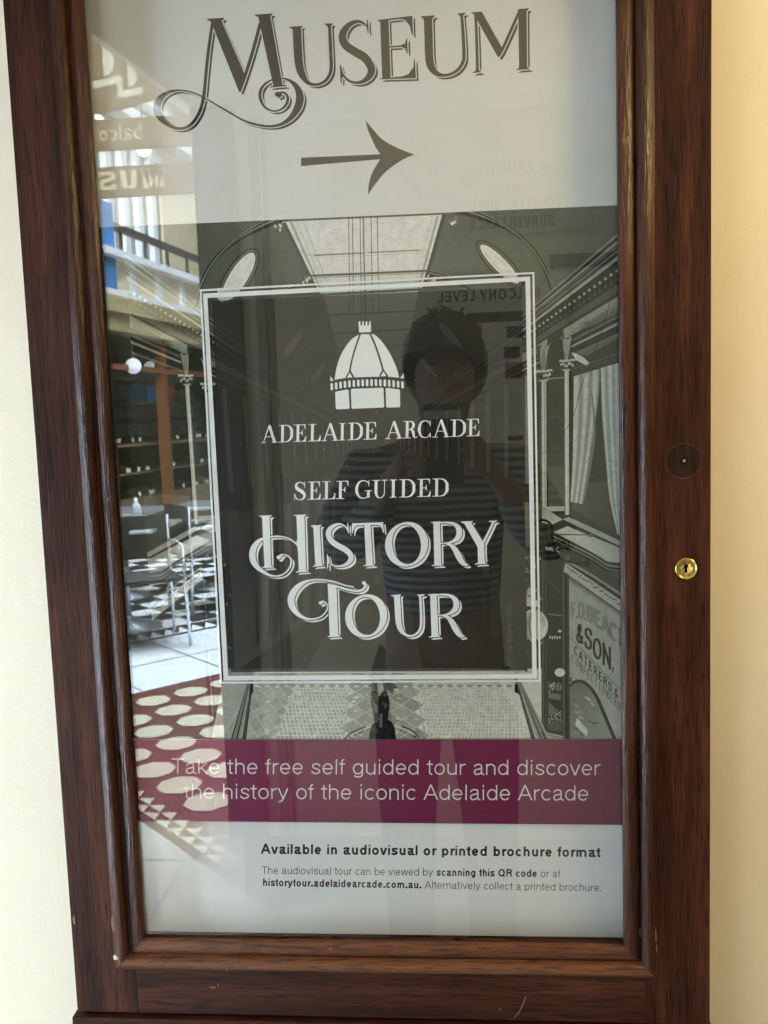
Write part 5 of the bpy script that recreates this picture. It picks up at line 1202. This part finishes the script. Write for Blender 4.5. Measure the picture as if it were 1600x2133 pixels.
bn_ = empty('street_banner', F(.1, .03, 2.6), 'long blue hanging banner with a red edge in front of the balcony', 'banner')
bm = bmesh.new(); fbox(bm, .00, .24, .02, .04, 2.60, 3.68); link('cloth', bm, plain('blue_cloth', (.045, .15, .33), .6), bn_)
bm = bmesh.new(); fbox(bm, -.06, -.001, .02, .04, 2.60, 3.68); link('edge', bm, plain('red_cloth', (.40, .05, .05), .6), bn_)

# cafe furniture
M_alu = plain('brushed_aluminium', (.72, .75, .80), .28, .9)
def table(x, y, label, s=.34):
    e = empty('cafe_table', (x, y, 0), label, 'table', 'cafe tables')
    bm = bmesh.new(); box(bm, x - s, x + s, y - s, y + s, .72, .75, .01); link('table_top', bm, M_alu, e)
    bm = bmesh.new(); tube(bm, [(x, y, .05), (x, y, .72)], .03, 10); lathe(bm, (x, y, 0), [(.24, 0), (.24, .02), (.05, .06), (.03, .10)], 'z', 20); link('pedestal', bm, M_alu, e)
table(-2.42, -5.45, 'aluminium cafe table with a water bottle on it'); table(-2.15, -7.0, 'aluminium cafe table farther back near the counter')
table(-2.9, -6.6, 'aluminium cafe table beside the display counter front')
bm = bmesh.new(); lathe(bm, (-2.27, -5.35, .7505), [(.032, 0), (.034, .01), (.034, .12), (.028, .15), (.012, .17), (.012, .20), (.0, .201)], 'z', 16)
tag(link('water_bottle', bm, plain('clear_plastic', (.55, .62, .68), .1)), 'clear plastic water bottle standing on the nearest cafe table', 'bottle')
M_seat = plain('dark_seat', (.03, .028, .026), .5)
def chair(x, y, rz, label):
    e = empty('cafe_chair', (x, y, 0), label, 'chair', 'metal cafe chairs'); Rm = Matrix.Rotation(rz, 4, 'Z'); W3 = lambda a, b, c: Vector((x, y, 0)) + (Rm @ Vector((a, b, c)))
    for sx in (-1, 1):
        for sy, top in ((-1, .66), (1, .84)):
            bm = bmesh.new(); tube(bm, [W3(sx * .25, sy * .22, 0), W3(sx * .24, sy * .20, .45), W3(sx * .24, sy * .20, top)], .012, 8); link('leg', bm, M_alu, e)
        bm = bmesh.new(); tube(bm, [W3(sx * .24, -.20, .66), W3(sx * .24, 0, .675), W3(sx * .24, .2, .66)], .014, 8); link('armrest', bm, M_alu, e)
    bm = bmesh.new(); prism(bm, [W3(a, b, .44) for a, b in ((-.23, -.22), (.23, -.22), (.23, .21), (-.23, .21))], (0, 0, .025)); link('seat', bm, M_seat, e)
    bm = bmesh.new(); prism(bm, [W3(a, .20, c) for a, c in ((-.23, .55), (.23, .55), (.23, .84), (-.23, .84))], Rm @ Vector((0, .02, 0))); link('backrest', bm, M_seat, e)
chair(-2.12, -4.95, 2.6, 'metal cafe chair with arms in front of the nearest table'); chair(-2.02, -6.1, .9, 'metal cafe chair on the far side of the nearest table'); chair(-3.0, -5.7, -1.2, 'metal cafe chair with its back to the cafe')

# ---------------------------------------------------------------- the photographer
def skin(name, chains, m_, parent, sub=2):
    """CHAINS: lists of (x, y, z, radius); a chain starting on a vertex already there joins it"""
    bm = bmesh.new(); ly = bm.verts.layers.skin.verify(); seen = {}; first = True
    def vert(p):
        nonlocal first
        k = tuple(round(c, 4) for c in p[:3])
        if k not in seen:
            v = bm.verts.new(p[:3]); rr_ = p[3] if isinstance(p[3], tuple) else (p[3], p[3]); v[ly].radius = rr_; v[ly].use_root = first; first = False; seen[k] = v
        return seen[k]
    for ch in chains:
        vs = [vert(p) for p in ch]
        for a, b in zip(vs, vs[1:]): bm.edges.new((a, b))
    at = world_loc(parent); bmesh.ops.translate(bm, verts=bm.verts, vec=-at)
    me = bpy.data.meshes.new(name); bm.to_mesh(me); bm.free(); me.materials.append(m_)
    o = bpy.data.objects.new(name, me); C.objects.link(o); o.parent = parent
    sk = o.modifiers.new('skin', 'SKIN'); sk.use_smooth_shade = True
    ss = o.modifiers.new('subdivision', 'SUBSURF'); ss.levels = ss.render_levels = sub
    return o
M_skin = plain('skin', (.17, .10, .078), .65); M_hair = plain('dark_brown_hair', (.016, .011, .009), .45, vary=.4, vs=200)
def striped():
    mm, N, L, P = mat('striped_knit'); co = coords(N); wv = N.new('ShaderNodeTexWave'); wv.bands_direction = 'Z'; wv.inputs['Scale'].default_value = 17; wv.inputs['Distortion'].default_value = 1.4; wv.inputs['Detail'].default_value = 2
    L.new(co, wv.inputs[0]); L.new(ramp(N, L, wv.outputs['Fac'], [(.42, (.035, .04, .055)), (.56, (.23, .245, .28))]), P.inputs['Base Color']); P.inputs['Roughness'].default_value = .85; return mm
M_knit = striped(); M_trou = plain('dark_trousers', (.009, .009, .012), .9)
per = empty('person', (-.05, -1.27, 0), 'person in a striped jumper holding up a phone, reflected in the glass', 'person')
pel = (-.05, -1.30, .92, (.13, .085))
spine = [pel, (-.05, -1.29, 1.08, (.135, .09)), (-.05, -1.27, 1.24, (.15, .095)), (-.05, -1.25, 1.345, (.10, .07)), (-.045, -1.23, 1.405, (.05, .05)), (-.035, -1.21, 1.46, (.058, .065)), (-.03, -1.205, 1.53, (.078, .092)), (-.03, -1.205, 1.60, (.060, .075))]
armL = [(-.05, -1.25, 1.345, (.10, .07)), (-.215, -1.24, 1.325, .058), (-.285, -1.12, 1.17, .045), (-.205, -1.00, 1.215, .036), (-.135, -.905, 1.325, .026)]
armR = [(-.05, -1.25, 1.345, (.10, .07)), (.115, -1.24, 1.325, .058), (.205, -1.12, 1.17, .045), (.145, -1.00, 1.215, .036), (.075, -.905, 1.325, .026)]
chains = [spine, armL, armR]
for s_, wx, px in ((-1, -.135, -.090), (1, .075, .030)):
    wrist = (armL if s_ < 0 else armR)[-1]; palm = (px + s_ * .012, -.882, 1.365, (.030, .016)); chains.append([wrist, palm])
    for k, z in enumerate((1.402, 1.383, 1.364, 1.345)):
        chains.append([palm, (px + s_ * .006, -.868, z, .0088), (px - s_ * .006, -.8535, z + .003, .0080), (px - s_ * (.030 - .003 * abs(k - 1)), -.8485, z + .005, .0070)])
    chains.append([palm, (px - s_ * .004, -.884, 1.392, .0095), (px - s_ * .016, -.880, 1.415, .0085)])
for s_ in (-1, 1): chains.append([pel, (-.05 + s_ * .09, -1.30, .80, .066), (-.05 + s_ * .10, -1.29, .48, .046), (-.05 + s_ * .10, -1.31, .10, .04), (-.05 + s_ * .11, -1.20, .035, (.036, .03))])
skin('body', chains, M_skin, per)
big = lambda p, e: (*p[:3], tuple(q + e for q in p[3]) if isinstance(p[3], tuple) else p[3] + e)
skin('jumper', [[big(p, .016) for p in spine[:4]], [big(p, .013) for p in armL[:-1]] + [(-.152, -.93, 1.295, .038)], [big(p, .013) for p in armR[:-1]] + [(.092, -.93, 1.295, .038)]], M_knit, per)
skin('trousers', [[(-.05, -1.30, .90, (.16, .11)), (-.05 + s_ * .09, -1.30, .79, .098), (-.05 + s_ * .10, -1.29, .48, .074), (-.05 + s_ * .10, -1.31, .06, .058)] for s_ in (-1, 1)], M_trou, per)
hb = bmesh.new(); n1, n2 = 20, 36; rows_ = []
for a in range(n1 + 1):
    th = math.pi * a / n1; row = []
    for b in range(n2):
        phi_ = 2 * math.pi * b / n2; q = 1 + .035 * math.sin(9 * phi_ + 3 * th) + random.uniform(-.02, .02)
        row.append(hb.verts.new((-.03 + .096 * q * math.sin(th) * math.sin(phi_), -1.228 + .112 * q * math.sin(th) * math.cos(phi_), 1.570 + .112 * q * math.cos(th))))
    rows_.append(row)
for a in range(n1):
    for b in range(n2):
        vs = [rows_[a][b], rows_[a][(b+1) % n2], rows_[a+1][(b+1) % n2], rows_[a+1][b]]
        c_ = sum((v.co for v in vs), Vector()) / 4
        if c_.y > -1.185 and c_.z < 1.600 - .25 * abs(c_.x + .05): continue      # face left open under the fringe
        hb.faces.new(vs).smooth = True
for k in range(46):
    a = random.uniform(0, 2 * math.pi); b = random.uniform(.1, .9); p = Vector((-.03 + .09 * math.sin(b) * math.cos(a), -1.228 + .10 * math.sin(b) * math.sin(a), 1.570 + .108 * math.cos(b)))
    d = (p - Vector((-.03, -1.228, 1.55))).normalized(); s1 = Vector((random.uniform(-1, 1), random.uniform(-.6, .6), random.uniform(-.3, .6)))
    tube(hb, [p, p + d * .006 + s1 * .010, p + d * .006 + s1 * .026], [.0045, .0035, .0010], 5)
link('hair', hb, M_hair, per)
hd = (-.03, -1.115, 1.53)
M_sclera = plain('eye_white', (.26, .25, .24), .3)
bm = bmesh.new()
for sx in (-1, 1): lathe(bm, (-.03 + sx * .030, -1.1235, 1.537), [(0, -.0075), (.0075, -.004), (.009, 0), (.0075, .004), (0, .0075)], 'z', 12)
link('eyes', bm, M_sclera, per)
bm = bmesh.new()
for sx in (-1, 1): lathe(bm, (-.03 + sx * .030, -1.1155, 1.537), [(.0052, 0), (.004, .001), (0, .0012)], 'y', 10)
link('pupils', bm, M_black, per)
bm = bmesh.new()
for sx in (-1, 1): tube(bm, [(-.03 + sx * .014, -1.119, 1.555), (-.03 + sx * .030, -1.116, 1.561), (-.03 + sx * .048, -1.126, 1.556)], [.003, .0035, .002], 6)
link('eyebrows', bm, M_hair, per)
bm = bmesh.new(); tube(bm, [(-.03, -1.122, 1.54), (-.03, -1.108, 1.515), (-.03, -1.098, 1.498), (-.03, -1.112, 1.490)], [.006, .009, .013, .007], 10); link('nose', bm, M_skin, per)
bm = bmesh.new(); tube(bm, [(-.052, -1.128, 1.466), (-.03, -1.118, 1.464), (-.008, -1.128, 1.466)], [.002, .006, .002], 8); link('mouth', bm, plain('lips', (.36, .12, .10), .5), per)
phn = empty('phone', (-.03, -.862, 1.395), 'dark phone held upright in front of the face, its camera bar paler', 'phone')
bm = bmesh.new(); box(bm, -.067, .007, -.868, -.859, 1.3175, 1.4725, .003); link('body', bm, plain('dark_phone_case', (.03, .033, .036), .35), phn)
bm = bmesh.new(); box(bm, -.066, .006, -.859, -.8565, 1.444, 1.459, .001); link('camera_bar', bm, plain('grey_camera_bar', (.33, .36, .36), .3), phn)
